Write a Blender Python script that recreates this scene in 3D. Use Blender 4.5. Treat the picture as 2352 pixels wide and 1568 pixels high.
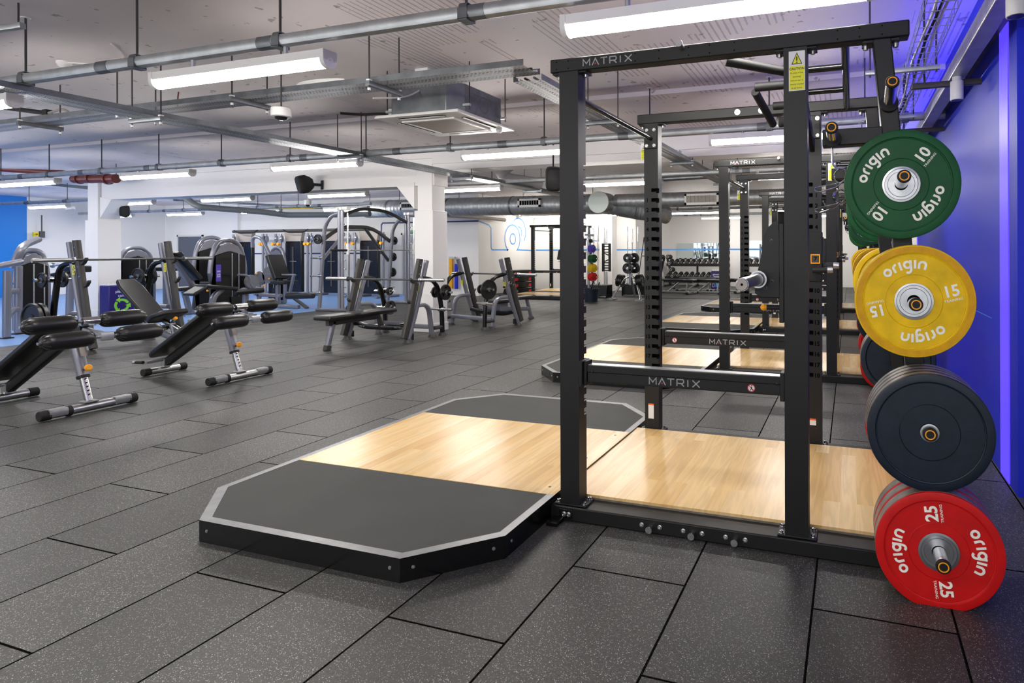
import bpy, math, random
from mathutils import Vector, Matrix
random.seed(7)
sc = bpy.context.scene
for o in list(bpy.data.objects): bpy.data.objects.remove(o, do_unlink=True)
C = sc.collection
R = math.radians
# ------------------------------------------------------------------ camera
PSI = .3159; FPX = 1370.2; PX, PY = 1505.5, 575.1; ROLL = .0033; EYE = 1.343
cam = bpy.data.objects.new('camera', bpy.data.cameras.new('camera'))
C.objects.link(cam); sc.camera = cam
cam.data.sensor_width = 36; cam.data.lens = 36*FPX/2352
cam.data.shift_x = (1176-PX)/2352; cam.data.shift_y = -(784-PY)/2352
cam.data.clip_start = .05; cam.data.clip_end = 200
cam.matrix_world = Matrix.Translation((0, 0, EYE)) @ Matrix.Rotation(PSI, 4, 'Z') @ Matrix.Rotation(R(90), 4, 'X') @ Matrix.Rotation(-ROLL, 4, 'Z')
sc.view_settings.view_transform = 'Standard'; sc.view_settings.look = 'None'
sc.view_settings.gamma = 1; sc.view_settings.use_curve_mapping = False
sc.view_settings.exposure = 0.72
w = bpy.data.worlds.new('world'); sc.world = w; w.use_nodes = True
w.node_tree.nodes['Background'].inputs[0].default_value = (.85, .87, .9, 1)
w.node_tree.nodes['Background'].inputs[1].default_value = 1.0
_s, _c = math.sin(PSI), math.cos(PSI)
def ray(x, y):
    a = x-PX; b = y-PY
    u = (a+ROLL*b)/FPX; v = -(b-ROLL*a)/FPX
    return (-_s+u*_c, _c+u*_s, v)
def FL(x, y, z=0):
    r = ray(x, y); D = (z-EYE)/r[2]; return Vector((r[0]*D, r[1]*D, z))
def AY(x, y, Y):
    r = ray(x, y); D = Y/r[1]; return Vector((r[0]*D, Y, EYE+r[2]*D))
def AX(x, y, X):
    r = ray(x, y); D = X/r[0]; return Vector((X, r[1]*D, EYE+r[2]*D))
# ------------------------------------------------------------------ materials
def lin(c):
    return tuple((v/255/12.92 if v/255 <= .04045 else ((v/255+.055)/1.055)**2.4) for v in c)+(1,)
MATS = {}
def mat(name, col, rough=.5, metal=0, spec=.5, emit=None, est=1, bump=None, mottle=None, coat=0):
    """col is sRGB 0-255; bump=(scale,strength); mottle=(scale,amount)"""
    m = bpy.data.materials.new(name); m.use_nodes = True; MATS[name] = m
    nt = m.node_tree; b = nt.nodes['Principled BSDF']
    b.inputs['Base Color'].default_value = lin(col)
    b.inputs['Roughness'].default_value = rough; b.inputs['Metallic'].default_value = metal
    b.inputs['Specular IOR Level'].default_value = spec
    if coat: b.inputs['Coat Weight'].default_value = coat; b.inputs['Coat Roughness'].default_value = .15
    if emit:
        b.inputs['Emission Color'].default_value = lin(emit); b.inputs['Emission Strength'].default_value = est
    if bump or mottle:
        tc = nt.nodes.new('ShaderNodeTexCoord')
    if mottle:
        n = nt.nodes.new('ShaderNodeTexNoise'); n.inputs['Scale'].default_value = mottle[0]; n.inputs['Detail'].default_value = 5
        nt.links.new(tc.outputs['Object'], n.inputs['Vector'])
        mp = nt.nodes.new('ShaderNodeMapRange'); nt.links.new(n.outputs[0], mp.inputs[0])
        mp.inputs[1].default_value = .3; mp.inputs[2].default_value = .7
        mp.inputs[3].default_value = 1-mottle[1]; mp.inputs[4].default_value = 1+mottle[1]
        mx = nt.nodes.new('ShaderNodeMix'); mx.data_type = 'RGBA'; mx.blend_type = 'MULTIPLY'; mx.inputs[0].default_value = 1
        mx.inputs[6].default_value = lin(col); nt.links.new(mp.outputs[0], mx.inputs[7])
        nt.links.new(mx.outputs[2], b.inputs['Base Color'])
    if bump:
        n = nt.nodes.new('ShaderNodeTexNoise'); n.inputs['Scale'].default_value = bump[0]; n.inputs['Detail'].default_value = 4
        nt.links.new(tc.outputs['Object'], n.inputs['Vector'])
        bp = nt.nodes.new('ShaderNodeBump'); bp.inputs['Strength'].default_value = bump[1]; bp.inputs['Distance'].default_value = .004
        nt.links.new(n.outputs[0], bp.inputs['Height']); nt.links.new(bp.outputs[0], b.inputs['Normal'])
    return m
M = MATS
mat('black_steel', (16, 16, 15), .46, .0, .42, bump=(900, .12), mottle=(3, .12))
mat('dark_grey_steel', (62, 60, 58), .45, .2, .5)
mat('silver_paint', (138, 139, 149), .3, .5, .5)
mat('chrome', (215, 215, 215), .16, 1)
mat('steel', (185, 186, 188), .3, 1, mottle=(20, .1))
mat('galvanised', (178, 182, 184), .42, .75, mottle=(9, .14))
mat('galvanised_dark', (118, 122, 126), .42, .75, mottle=(7, .25))
mat('black_pad', (22, 22, 23), .33, 0, .55, bump=(300, .1))
mat('black_rubber', (22, 22, 22), .6, 0, .4)
mat('black_iron', (20, 20, 21), .38, 0, .5)
mat('black_gloss', (12, 12, 13), .2, 0, .5)
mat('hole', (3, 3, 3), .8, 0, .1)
mat('green_rubber', (8, 80, 38), .5, 0, .3, mottle=(14, .12), bump=(220, .06))
mat('yellow_rubber', (236, 192, 0), .5, 0, .3, mottle=(14, .14), bump=(220, .06))
mat('yellow_rim', (218, 160, 2), .5, 0, .3, mottle=(20, .12))
mat('blue_rubber', (11, 26, 42), .42, 0, .45, mottle=(16, .3), bump=(220, .08))
mat('red_rubber', (202, 10, 10), .5, 0, .35, mottle=(14, .1), bump=(220, .06))
mat('edge_sheen_scuff', (120, 112, 104), .4, 0, .5, mottle=(25, .3))  # pale grey: light off a glossy plate edge painted in, plus chalky wear
mat('letter_white', (250, 247, 232), .5, mottle=(60, .1))
mat('logo_grey', (150, 150, 150), .45)
mat('logo_dark', (58, 58, 66), .45)
mat('red_dot', (190, 40, 45), .5)
mat('orange', (252, 168, 16), .4)
mat('sticker_yellow', (228, 225, 30), .5)
mat('sticker_white', (225, 225, 222), .5)
mat('sticker_orange', (235, 100, 30), .5)
mat('print_black', (15, 15, 15), .6)
mat('white_paint', (240, 238, 236), .6, 0, .3, bump=(60, .05))
mat('white_plastic', (225, 224, 222), .4)
mat('metal_edging', (142, 143, 144), .4, .6, mottle=(15, .12))
mat('mat_rubber', (52, 53, 51), .62, 0, .35, mottle=(2.2, .18), bump=(500, .12))
mat('wall_white', (240, 239, 236), .65, 0, .25, bump=(40, .04))
mat('wall_grey', (176, 176, 180), .65, 0, .25)
mat('wall_blue', (14, 38, 200), .5, 0, .4, bump=(30, .03))
mat('wall_sky_blue', (30, 130, 220), .5, 0, .4)
mat('line_blue', (70, 150, 225), .5)
mat('line_navy', (20, 35, 105), .5)
mat('blue_floor', (112, 150, 205), .45, 0, .4, mottle=(2, .06))
mat('red_pipe', (98, 32, 22), .4)
mat('yellow_pipe', (225, 190, 20), .45)
mat('grey_pipe', (98, 104, 104), .45)
mat('bin_purple', (42, 28, 108), .4)
mat('bin_green', (140, 225, 60), .5)
mat('bin_cyan', (60, 165, 240), .5)
mat('shroud', (16, 16, 17), .25, 0, .5)
mat('plant_dark', (70, 72, 72), .5)
mat('mirror', (225, 235, 235), .03, 1)
mat('door_grey', (92, 98, 112), .5)
mat('exit_green', (30, 140, 90), .5)
mat('cable_white', (215, 215, 212), .5)
mat('ac_grille', (166, 158, 150), .6)
mat('sensor_purple', (90, 70, 190), .5)
mat('lamp', (255, 255, 255), .4, emit=(255, 250, 244), est=46)
mat('led_violet', (60, 50, 120), .4, emit=(92, 68, 255), est=.62)
mat('led_dot', (90, 90, 255), .4, emit=(58, 46, 255), est=18)
mat('disc_white', (222, 232, 226), .6, 0, .3)
mat('plastic_red', (190, 25, 40), .45)
mat('cloth_yellow', (235, 170, 20), .6)
# ------------------------------------------------------------------ mesh helper
def arc(pts, rad=.05, n=5):
    """round the inner corners of a polyline"""
    P = [Vector(p) for p in pts]; out = [P[0]]
    for i in range(1, len(P)-1):
        a, b, c = P[i-1], P[i], P[i+1]
        d1 = (a-b); d2 = (c-b); r = min(rad, d1.length*.48, d2.length*.48)
        p, q = b+d1.normalized()*r, b+d2.normalized()*r
        for k in range(n+1):
            t = k/n; out.append(p*(1-t)**2+b*2*t*(1-t)+q*t*t)
    out.append(P[-1]); return out
class MB:
    def __init__(s): s.v = []; s.f = []
    def add(s, vs, fs):
        o = len(s.v); s.v += [Vector(v) for v in vs]; s.f += [[i+o for i in f] for f in fs]; return s
    def box(s, x0, x1, y0, y1, z0, z1, m=None):
        vs = [Vector((x, y, z)) for z in (z0, z1) for y in (y0, y1) for x in (x0, x1)]
        if m is not None: vs = [m @ v for v in vs]
        return s.add(vs, [(0, 2, 3, 1), (4, 5, 7, 6), (0, 1, 5, 4), (2, 6, 7, 3), (0, 4, 6, 2), (1, 3, 7, 5)])
    def cb(s, c, d, m=None):
        t = Matrix.Translation(c) @ (m if m is not None else Matrix())
        return s.box(-d[0]/2, d[0]/2, -d[1]/2, d[1]/2, -d[2]/2, d[2]/2, t)
    def sweep(s, pts, prof, up=(0, 0, 1), cap=True, closed=False):
        P = [Vector(p) for p in pts]; n = len(prof); vs = []; U = Vector(up)
        for i, p in enumerate(P):
            if closed: t = (P[(i+1) % len(P)]-P[i-1])
            else: t = (P[min(i+1, len(P)-1)]-P[max(i-1, 0)])
            t = t.normalized()
            x = t.cross(U)
            if x.length < 1e-3: x = t.cross(Vector((1, .01, 0)))
            x = x.normalized(); y = x.cross(t).normalized()
            vs += [p+x*a+y*b for a, b in prof]
        fs = []
        L = len(P) if closed else len(P)-1
        for i in range(L):
            j = (i+1) % len(P)
            for k in range(n):
                k2 = (k+1) % n
                fs.append((i*n+k, i*n+k2, j*n+k2, j*n+k))
        if cap and not closed:
            fs.append(tuple(range(n))[::-1]); fs.append(tuple((len(P)-1)*n+k for k in range(n)))
        return s.add(vs, fs)
    def tube(s, pts, r, n=12, closed=False):
        P = [Vector(p) for p in pts]
        up = Vector((0, 0, 1))
        d = (P[-1]-P[0])
        if closed or abs(d.normalized().z if d.length > 1e-6 else 0) > .8:
            # choose an axis far from the curve plane tangent
            up = Vector((.13, 1, .07)) if all(abs((P[i+1]-P[i]).normalized().y) < .9 for i in range(len(P)-1)) else Vector((1, .13, .07))
        return s.sweep(P, [(r*math.cos(2*math.pi*k/n), r*math.sin(2*math.pi*k/n)) for k in range(n)], up, closed=closed)
    def rtube(s, pts, w, h, up=(0, 0, 1), r=.25):
        a, b = w/2, h/2; q = r*min(w, h); prof = []
        for cx, cy, st in ((a-q, b-q, 0), (-a+q, b-q, 90), (-a+q, -b+q, 180), (a-q, -b+q, 270)):
            for k in (0, 45, 90): prof.append((cx+q*math.cos(R(st+k)), cy+q*math.sin(R(st+k))))
        return s.sweep(pts, prof, up)
    def cyl(s, p0, p1, r0, r1=None, n=20):
        r1 = r0 if r1 is None else r1
        p0, p1 = Vector(p0), Vector(p1)
        return s.lathe([(r0, 0), (r1, (p1-p0).length)], p0, p1-p0, n)
    def lathe(s, prof, o=(0, 0, 0), ax=(0, 0, 1), n=32):
        ax = Vector(ax).normalized(); q = ax.to_track_quat('Z', 'Y').to_matrix(); o = Vector(o)
        vs = []; fs = []; m = len(prof)
        for i in range(n):
            a = 2*math.pi*i/n
            for r, h in prof: vs.append(o+q @ Vector((r*math.cos(a), r*math.sin(a), h)))
        for i in range(n):
            j = (i+1) % n
            for k in range(m-1): fs.append((i*m+k, j*m+k, j*m+k+1, i*m+k+1))
        if prof[0][0] > 1e-5: fs.append(tuple(i*m for i in range(n))[::-1])
        if prof[-1][0] > 1e-5: fs.append(tuple(i*m+m-1 for i in range(n)))
        return s.add(vs, fs)
    def ring(s, ri, ro, h0, h1, o, ax, n=40):
        return s.lathe([(ri, h0), (ro, h0), (ro, h1), (ri, h1), (ri, h0+1e-6)], o, ax, n) if False else s._ring(ri, ro, h0, h1, o, ax, n)
    def _ring(s, ri, ro, h0, h1, o, ax, n):
        ax = Vector(ax).normalized(); q = ax.to_track_quat('Z', 'Y').to_matrix(); o = Vector(o)
        vs = []; fs = []
        for i in range(n):
            a = 2*math.pi*i/n
            for r, h in ((ri, h0), (ro, h0), (ro, h1), (ri, h1)): vs.append(o+q @ Vector((r*math.cos(a), r*math.sin(a), h)))
        for i in range(n):
            j = (i+1) % n
            for k in range(4): fs.append((i*4+k, j*4+k, j*4+(k+1) % 4, i*4+(k+1) % 4))
        return s.add(vs, fs)
    def prism(s, poly, t0, t1, m=None):
        """poly in local xy, extruded along local z"""
        n = len(poly); vs = [Vector((x, y, t)) for t in (t0, t1) for x, y in poly]
        if m is not None: vs = [m @ v for v in vs]
        return s.add(vs, [tuple(range(n))[::-1], tuple(range(n, 2*n))]+[(i, (i+1) % n, n+(i+1) % n, n+i) for i in range(n)])
    def flat(s, poly, m):
        return s.add([m @ Vector((x, y, 0)) for x, y in poly], [tuple(range(len(poly)))])
    def stroke(s, pl, t, m, rnd=False):
        """flat mitred ribbon along a 2-D polyline; repeated calls sit a hair apart"""
        P = [Vector(pl[0])]
        for p in pl[1:]:
            if (Vector(p)-P[-1]).length > 1e-6: P.append(Vector(p))
        closed = (P[0]-P[-1]).length < 1e-5 and len(P) > 3
        if closed: P.pop()
        n = len(P); s.ns = (getattr(s, 'ns', 0)+1) % 5; z = s.ns*6e-5; vs = []
        for i in range(n):
            a = P[i]-P[i-1] if (i > 0 or closed) else P[i+1]-P[i]
            b = P[(i+1) % n]-P[i] if (i < n-1 or closed) else a
            a, b = a.normalized(), b.normalized(); na, nb = Vector((-a.y, a.x)), Vector((-b.y, b.x))
            k = na+nb; k = na if k.length < .2 else k.normalized()
            q = k*(t/2/max(.45, k.dot(nb)))
            vs += [m @ Vector((P[i].x+q.x, P[i].y+q.y, z)), m @ Vector((P[i].x-q.x, P[i].y-q.y, z))]
        L_ = n if closed else n-1
        return s.add(vs, [(2*i, 2*i+1, 2*((i+1) % n)+1, 2*((i+1) % n)) for i in range(L_)])
    def text(s, txt, size, m, sx=1, align='CENTER', bold=0):
        vs, fs = text_mesh(txt, align, bold)
        return s.add([m @ Vector((x*size*sx, y*size, 0)) for x, y in vs], fs)
    def build(s, name, m, parent=None, bevel=0, sharp=38, seg=2):
        me = bpy.data.meshes.new(name)
        me.from_pydata([tuple(v) for v in s.v], [], s.f); me.update()
        import bmesh
        bm = bmesh.new(); bm.from_mesh(me); bmesh.ops.recalc_face_normals(bm, faces=bm.faces); bm.to_mesh(me); bm.free()
        ob = bpy.data.objects.new(name, me); C.objects.link(ob)
        me.materials.append(MATS[m] if isinstance(m, str) else m)
        me.polygons.foreach_set('use_smooth', [True]*len(me.polygons))
        me.set_sharp_from_angle(angle=R(sharp))
        if bevel:
            b = ob.modifiers.new('b', 'BEVEL'); b.width = bevel; b.segments = seg; b.limit_method = 'ANGLE'; b.angle_limit = R(40)
            b.harden_normals = False
        if parent: ob.parent = parent
        return ob
    def each(s, name, m, parent=None, bevel=0, **k):
        """one object per connected piece"""
        par = list(range(len(s.v)))
        def fd(a):
            while par[a] != a: par[a] = par[par[a]]; a = par[a]
            return a
        for f in s.f:
            for i in f[1:]: par[fd(i)] = fd(f[0])
        gr = {}
        for f in s.f: gr.setdefault(fd(f[0]), []).append(f)
        out = []
        for fs in gr.values():
            ids = sorted({i for f in fs for i in f}); mp = {i: n for n, i in enumerate(ids)}
            q = MB(); q.v = [s.v[i] for i in ids]; q.f = [[mp[i] for i in f] for f in fs]
            out.append(q.build(name, m, parent, bevel, **k))
        return out
_TX = {}
def text_mesh(txt, align='CENTER', bold=0):
    k = (txt, align, bold)
    if k not in _TX:
        cu = bpy.data.curves.new('t', 'FONT'); cu.body = txt; cu.align_x = align; cu.align_y = 'CENTER'; cu.offset = bold; cu.resolution_u = 3
        ob = bpy.data.objects.new('t', cu); C.objects.link(ob)
        me = bpy.data.meshes.new_from_object(ob)
        _TX[k] = ([(v.co.x, v.co.y) for v in me.vertices], [tuple(p.vertices) for p in me.polygons])
        bpy.data.objects.remove(ob); bpy.data.meshes.remove(me); bpy.data.curves.remove(cu)
    return _TX[k]
def T(name, label, cat, loc=(0, 0, 0), rz=0, group=None):
    o = bpy.data.objects.new(name, None); C.objects.link(o); o.empty_display_size = .1
    o.location = loc; o.rotation_euler = (0, 0, rz); o['label'] = label; o['category'] = cat
    if group: o['group'] = group
    return o
def tag(o, label, cat, group=None, kind=None):
    o['label'] = label; o['category'] = cat
    if group: o['group'] = group
    if kind: o['kind'] = kind
    return o
def struct(o): o['kind'] = 'structure'; return o
def kids(o): return [c for c in bpy.data.objects if c.parent == o]
_ch = {}
def copy_tree(o, parent=None):
    c = o.copy(); C.objects.link(c)
    if parent: c.parent = parent; c.matrix_parent_inverse = o.matrix_parent_inverse.copy()
    for ch in kids(o): copy_tree(ch, c)
    return c
def clone(o, loc, rz=0, label=None, group=None):
    c = copy_tree(o); c.location = loc; c.rotation_euler = (0, 0, rz)
    if label: c['label'] = label
    if group: c['group'] = group
    elif 'group' in c: pass
    return c
def basis(o, x, y):
    """matrix: local x,y -> world; z = x cross y"""
    x = Vector(x).normalized(); y = Vector(y).normalized(); z = x.cross(y)
    return Matrix.Translation(o) @ Matrix(((x.x, y.x, z.x, 0), (x.y, y.y, z.y, 0), (x.z, y.z, z.z, 0), (0, 0, 0, 1)))
def rot2(a, ox=0, oy=0):
    return Matrix.Translation((ox, oy, 0)) @ Matrix.Rotation(a, 4, 'Z')
def circ(r, n=24, a0=0, a1=360, cx=0, cy=0):
    return [(cx+r*math.cos(R(a0+(a1-a0)*k/n)), cy+r*math.sin(R(a0+(a1-a0)*k/n))) for k in range(n+1)]
# ================================================================== ROOM
def nodes(m): return m.node_tree, m.node_tree.nodes, m.node_tree.links
def floor_material():
    m = bpy.data.materials.new('rubber_tiles'); m.use_nodes = True; MATS['rubber_tiles'] = m
    nt, N, L = nodes(m); b = N['Principled BSDF']
    tc = N.new('ShaderNodeTexCoord'); sp = N.new('ShaderNodeSeparateXYZ'); L.new(tc.outputs['Object'], sp.inputs[0])
    def math_(op, a, v=None, b2=None):
        n = N.new('ShaderNodeMath'); n.operation = op
        for i, q in enumerate((a, v)):
            if q is None: continue
            if isinstance(q, (int, float)): n.inputs[i].default_value = q
            else: L.new(q, n.inputs[i])
        return n.outputs[0]
    cb = N.new('ShaderNodeCombineXYZ')
    L.new(math_('SUBTRACT', sp.outputs[1], 1.7778-1.0577*40), cb.inputs[0])
    L.new(math_('SUBTRACT', sp.outputs[0], -3.1057-.4943*80), cb.inputs[1])
    br = N.new('ShaderNodeTexBrick'); L.new(cb.outputs[0], br.inputs['Vector'])
    br.inputs['Scale'].default_value = 1; br.offset = .5; br.squash = 1
    br.inputs['Brick Width'].default_value = 1.0577; br.inputs['Row Height'].default_value = .4943
    br.inputs['Mortar Size'].default_value = .0055; br.inputs['Mortar Smooth'].default_value = .4
    br.inputs['Color1'].default_value = (.62, .62, .62, 1); br.inputs['Color2'].default_value = (1.3, 1.3, 1.3, 1)
    br.inputs['Mortar'].default_value = (.12, .115, .1, 1)
    br.inputs['Bias'].default_value = 0
    # speckle
    vo = N.new('ShaderNodeTexVoronoi'); vo.inputs['Scale'].default_value = 210; L.new(tc.outputs['Object'], vo.inputs['Vector'])
    vm = N.new('ShaderNodeMapRange'); vm.inputs[1].default_value = .24; vm.inputs[2].default_value = .36; vm.inputs[3].default_value = 1; vm.inputs[4].default_value = 0
    L.new(vo.outputs['Distance'], vm.inputs[0])
    sv = N.new('ShaderNodeSeparateColor'); L.new(vo.outputs['Color'], sv.inputs[0])
    pk = N.new('ShaderNodeMapRange'); pk.inputs[1].default_value = .42; pk.inputs[2].default_value = 1.; pk.inputs[3].default_value = 0; pk.inputs[4].default_value = .9; L.new(sv.outputs[0], pk.inputs[0]); pick = pk.outputs[0]
    fleck = math_('MULTIPLY', vm.outputs[0], pick)
    no = N.new('ShaderNodeTexNoise'); no.inputs['Scale'].default_value = 1.3; no.inputs['Detail'].default_value = 6; L.new(tc.outputs['Object'], no.inputs['Vector'])
    nm = N.new('ShaderNodeMapRange'); nm.inputs[1].default_value = .3; nm.inputs[2].default_value = .7; nm.inputs[3].default_value = .82; nm.inputs[4].default_value = 1.18
    L.new(no.outputs[0], nm.inputs[0])
    n2 = N.new('ShaderNodeTexNoise'); n2.inputs['Scale'].default_value = 90; n2.inputs['Detail'].default_value = 3; L.new(tc.outputs['Object'], n2.inputs['Vector'])
    n2m = N.new('ShaderNodeMapRange'); n2m.inputs[1].default_value = .3; n2m.inputs[2].default_value = .7; n2m.inputs[3].default_value = .6; n2m.inputs[4].default_value = 1.35
    L.new(n2.outputs[0], n2m.inputs[0])
    def mix(t, f, a, c2):
        x = N.new('ShaderNodeMix'); x.data_type = 'RGBA'; x.blend_type = t
        if isinstance(f, (int, float)): x.inputs[0].default_value = f
        else: L.new(f, x.inputs[0])
        for i, q in ((6, a), (7, c2)):
            if isinstance(q, tuple): x.inputs[i].default_value = q
            else: L.new(q, x.inputs[i])
        return x.outputs[2]
    c1 = mix('MIX', fleck, lin((54, 54, 51)), lin((200, 200, 197)))
    c2 = mix('MULTIPLY', 1., c1, nm.outputs[0]); c3 = mix('MULTIPLY', 1., c2, n2m.outputs[0]); c4 = mix('MULTIPLY', 1., c3, br.outputs['Color'])
    L.new(c4, b.inputs['Base Color'])
    b.inputs['Roughness'].default_value = .5; L.new(math_('MULTIPLY', math_('SUBTRACT', 1., br.outputs['Fac']), .55), b.inputs['Specular IOR Level'])
    bp = N.new('ShaderNodeBump'); bp.inputs['Strength'].default_value = .5; bp.inputs['Distance'].default_value = .003
    h = math_('SUBTRACT', math_('MULTIPLY', n2.outputs[0], .5), math_('MULTIPLY', br.outputs['Fac'], 3.))
    L.new(h, bp.inputs['Height']); L.new(bp.outputs[0], b.inputs['Normal'])
    return m
def ceiling_material():
    m = bpy.data.materials.new('painted_concrete'); m.use_nodes = True; MATS['painted_concrete'] = m
    nt, N, L = nodes(m); b = N['Principled BSDF']
    tc = N.new('ShaderNodeTexCoord'); sp = N.new('ShaderNodeSeparateXYZ'); L.new(tc.outputs['Object'], sp.inputs[0])
    def m_(op, a, v=None):
        n = N.new('ShaderNodeMath'); n.operation = op
        for i, q in enumerate((a, v)):
            if q is None: continue
            if isinstance(q, (int, float)): n.inputs[i].default_value = q
            else: L.new(q, n.inputs[i])
        return n.outputs[0]
    def noise(s, vec=None, d=4):
        n = N.new('ShaderNodeTexNoise'); n.inputs['Scale'].default_value = s; n.inputs['Detail'].default_value = d
        L.new(vec or tc.outputs['Object'], n.inputs['Vector']); return n.outputs[0]
    sn = m_('SINE', m_('MULTIPLY', sp.outputs[0], 2*math.pi/.055))
    groove = m_('GREATER_THAN', m_('ADD', sn, m_('MULTIPLY', noise(14), .9)), 1.1)
    # worn patches: blocky (voronoi in plank-like cells)
    mp = N.new('ShaderNodeMapping'); mp.inputs['Scale'].default_value = (2.2, 1.1, 1); L.new(tc.outputs['Object'], mp.inputs['Vector'])
    vo = N.new('ShaderNodeTexVoronoi'); vo.distance = 'CHEBYCHEV'; vo.inputs['Scale'].default_value = 1.; L.new(mp.outputs[0], vo.inputs['Vector'])
    sv = N.new('ShaderNodeSeparateColor'); L.new(vo.outputs['Color'], sv.inputs[0])
    xm = N.new('ShaderNodeMapRange'); xm.inputs[1].default_value = -5.5; xm.inputs[2].default_value = -1.5; xm.inputs[3].default_value = 1.22; xm.inputs[4].default_value = .8; L.new(sp.outputs[0], xm.inputs[0])
    ge = N.new('ShaderNodeNewGeometry'); sn2 = N.new('ShaderNodeSeparateXYZ'); L.new(ge.outputs['Normal'], sn2.inputs[0])
    patch = m_('MULTIPLY', m_('GREATER_THAN', m_('ADD', sv.outputs[0], m_('MULTIPLY', noise(1.1), .5)), xm.outputs[0]), m_('LESS_THAN', sn2.outputs[2], -.5))
    g = m_('MULTIPLY', groove, patch)
    # flaking spots
    fl = m_('GREATER_THAN', m_('ADD', noise(9, None, 8), m_('MULTIPLY', noise(1.7), .35)), .86)
    nm = N.new('ShaderNodeMapRange'); nm.inputs[1].default_value = .3; nm.inputs[2].default_value = .7; nm.inputs[3].default_value = .93; nm.inputs[4].default_value = 1.05
    L.new(noise(.8), nm.inputs[0])
    def mix(t, f, a, c2):
        x = N.new('ShaderNodeMix'); x.data_type = 'RGBA'; x.blend_type = t
        if isinstance(f, (int, float)): x.inputs[0].default_value = f
        else: L.new(f, x.inputs[0])
        for i, q in ((6, a), (7, c2)):
            if isinstance(q, tuple): x.inputs[i].default_value = q
            else: L.new(q, x.inputs[i])
        return x.outputs[2]
    c1 = mix('MULTIPLY', 1., lin((222, 214, 214)), nm.outputs[0])
    c2 = mix('MIX', m_('MULTIPLY', g, .45), c1, lin((110, 100, 104)))
    c3 = mix('MIX', m_('MULTIPLY', fl, .5), c2, lin((60, 54, 50)))
    L.new(c3, b.inputs['Base Color']); b.inputs['Roughness'].default_value = .6; b.inputs['Specular IOR Level'].default_value = .3
    bp = N.new('ShaderNodeBump'); bp.inputs['Strength'].default_value = .8; bp.inputs['Distance'].default_value = .012
    L.new(m_('ADD', m_('MULTIPLY', g, -1), m_('MULTIPLY', noise(5), .5)), bp.inputs['Height']); L.new(bp.outputs[0], b.inputs['Normal'])
def wood_material():
    m = bpy.data.materials.new('oak_planks'); m.use_nodes = True; MATS['oak_planks'] = m
    nt, N, L = nodes(m); b = N['Principled BSDF']
    tc = N.new('ShaderNodeTexCoord'); sp = N.new('ShaderNodeSeparateXYZ'); L.new(tc.outputs['Object'], sp.inputs[0])
    cb = N.new('ShaderNodeCombineXYZ'); L.new(sp.outputs[1], cb.inputs[0]); L.new(sp.outputs[0], cb.inputs[1])
    ad = N.new('ShaderNodeVectorMath'); ad.operation = 'ADD'; ad.inputs[1].default_value = (20.3, 20.02, 0); L.new(cb.outputs[0], ad.inputs[0])
    br = N.new('ShaderNodeTexBrick'); L.new(ad.outputs[0], br.inputs['Vector']); br.offset = .37
    br.inputs['Scale'].default_value = 1; br.inputs['Brick Width'].default_value = 1.15; br.inputs['Row Height'].default_value = .078
    br.inputs['Mortar Size'].default_value = .0004; br.inputs['Color1'].default_value = (0, 0, 0, 1); br.inputs['Color2'].default_value = (1, 1, 1, 1); br.inputs['Mortar'].default_value = (.3, .3, .3, 1)
    mp = N.new('ShaderNodeMapping'); mp.inputs['Scale'].default_value = (11, .8, 1); L.new(tc.outputs['Object'], mp.inputs['Vector'])
    off = N.new('ShaderNodeVectorMath'); off.operation = 'ADD'; L.new(mp.outputs[0], off.inputs[0])
    sc_ = N.new('ShaderNodeVectorMath'); sc_.operation = 'SCALE'; sc_.inputs['Scale'].default_value = 7; L.new(br.outputs['Color'], sc_.inputs[0]); L.new(sc_.outputs[0], off.inputs[1])
    no = N.new('ShaderNodeTexNoise'); no.inputs['Scale'].default_value = 1.6; no.inputs['Detail'].default_value = 6; no.inputs['Distortion'].default_value = .5; L.new(off.outputs[0], no.inputs['Vector'])
    wv = N.new('ShaderNodeMath'); wv.operation = 'MULTIPLY'; wv.inputs[1].default_value = 26; L.new(no.outputs[0], wv.inputs[0])
    sn = N.new('ShaderNodeMath'); sn.operation = 'SINE'; L.new(wv.outputs[0], sn.inputs[0])
    cr = N.new('ShaderNodeValToRGB'); L.new(br.outputs['Color'], cr.inputs[0])
    cr.color_ramp.elements[0].color = lin((218, 178, 112)); cr.color_ramp.elements[1].color = lin((234, 202, 144))
    e = cr.color_ramp.elements.new(.5); e.color = lin((230, 194, 132))
    mr = N.new('ShaderNodeMapRange'); mr.inputs[1].default_value = -1; mr.inputs[2].default_value = 1; mr.inputs[3].default_value = .9; mr.inputs[4].default_value = 1.03; L.new(sn.outputs[0], mr.inputs[0])
    mx = N.new('ShaderNodeMix'); mx.data_type = 'RGBA'; mx.blend_type = 'MULTIPLY'; mx.inputs[0].default_value = 1; L.new(cr.outputs[0], mx.inputs[6]); L.new(mr.outputs[0], mx.inputs[7])
    L.new(mx.outputs[2], b.inputs['Base Color']); b.inputs['Roughness'].default_value = .25; b.inputs['Specular IOR Level'].default_value = .5
floor_material(); ceiling_material(); wood_material()
XL, XR, YN, YF = -24, 3.2, -4.2, 30
CZ = 3.10
struct(MB().box(-11.5, XR, YN, YF, -.2, 0).build('floor', 'rubber_tiles'))
struct(MB().box(XL, -11.5, YN, YF, -.2, .004).build('floor', 'blue_floor'))
ce = MB().box(XL, XR, YN, 6.22, CZ, CZ+.3).box(XL, XR, 6.22, YF, CZ-.05, CZ+.3)
struct(ce.build('ceiling', 'painted_concrete'))
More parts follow.
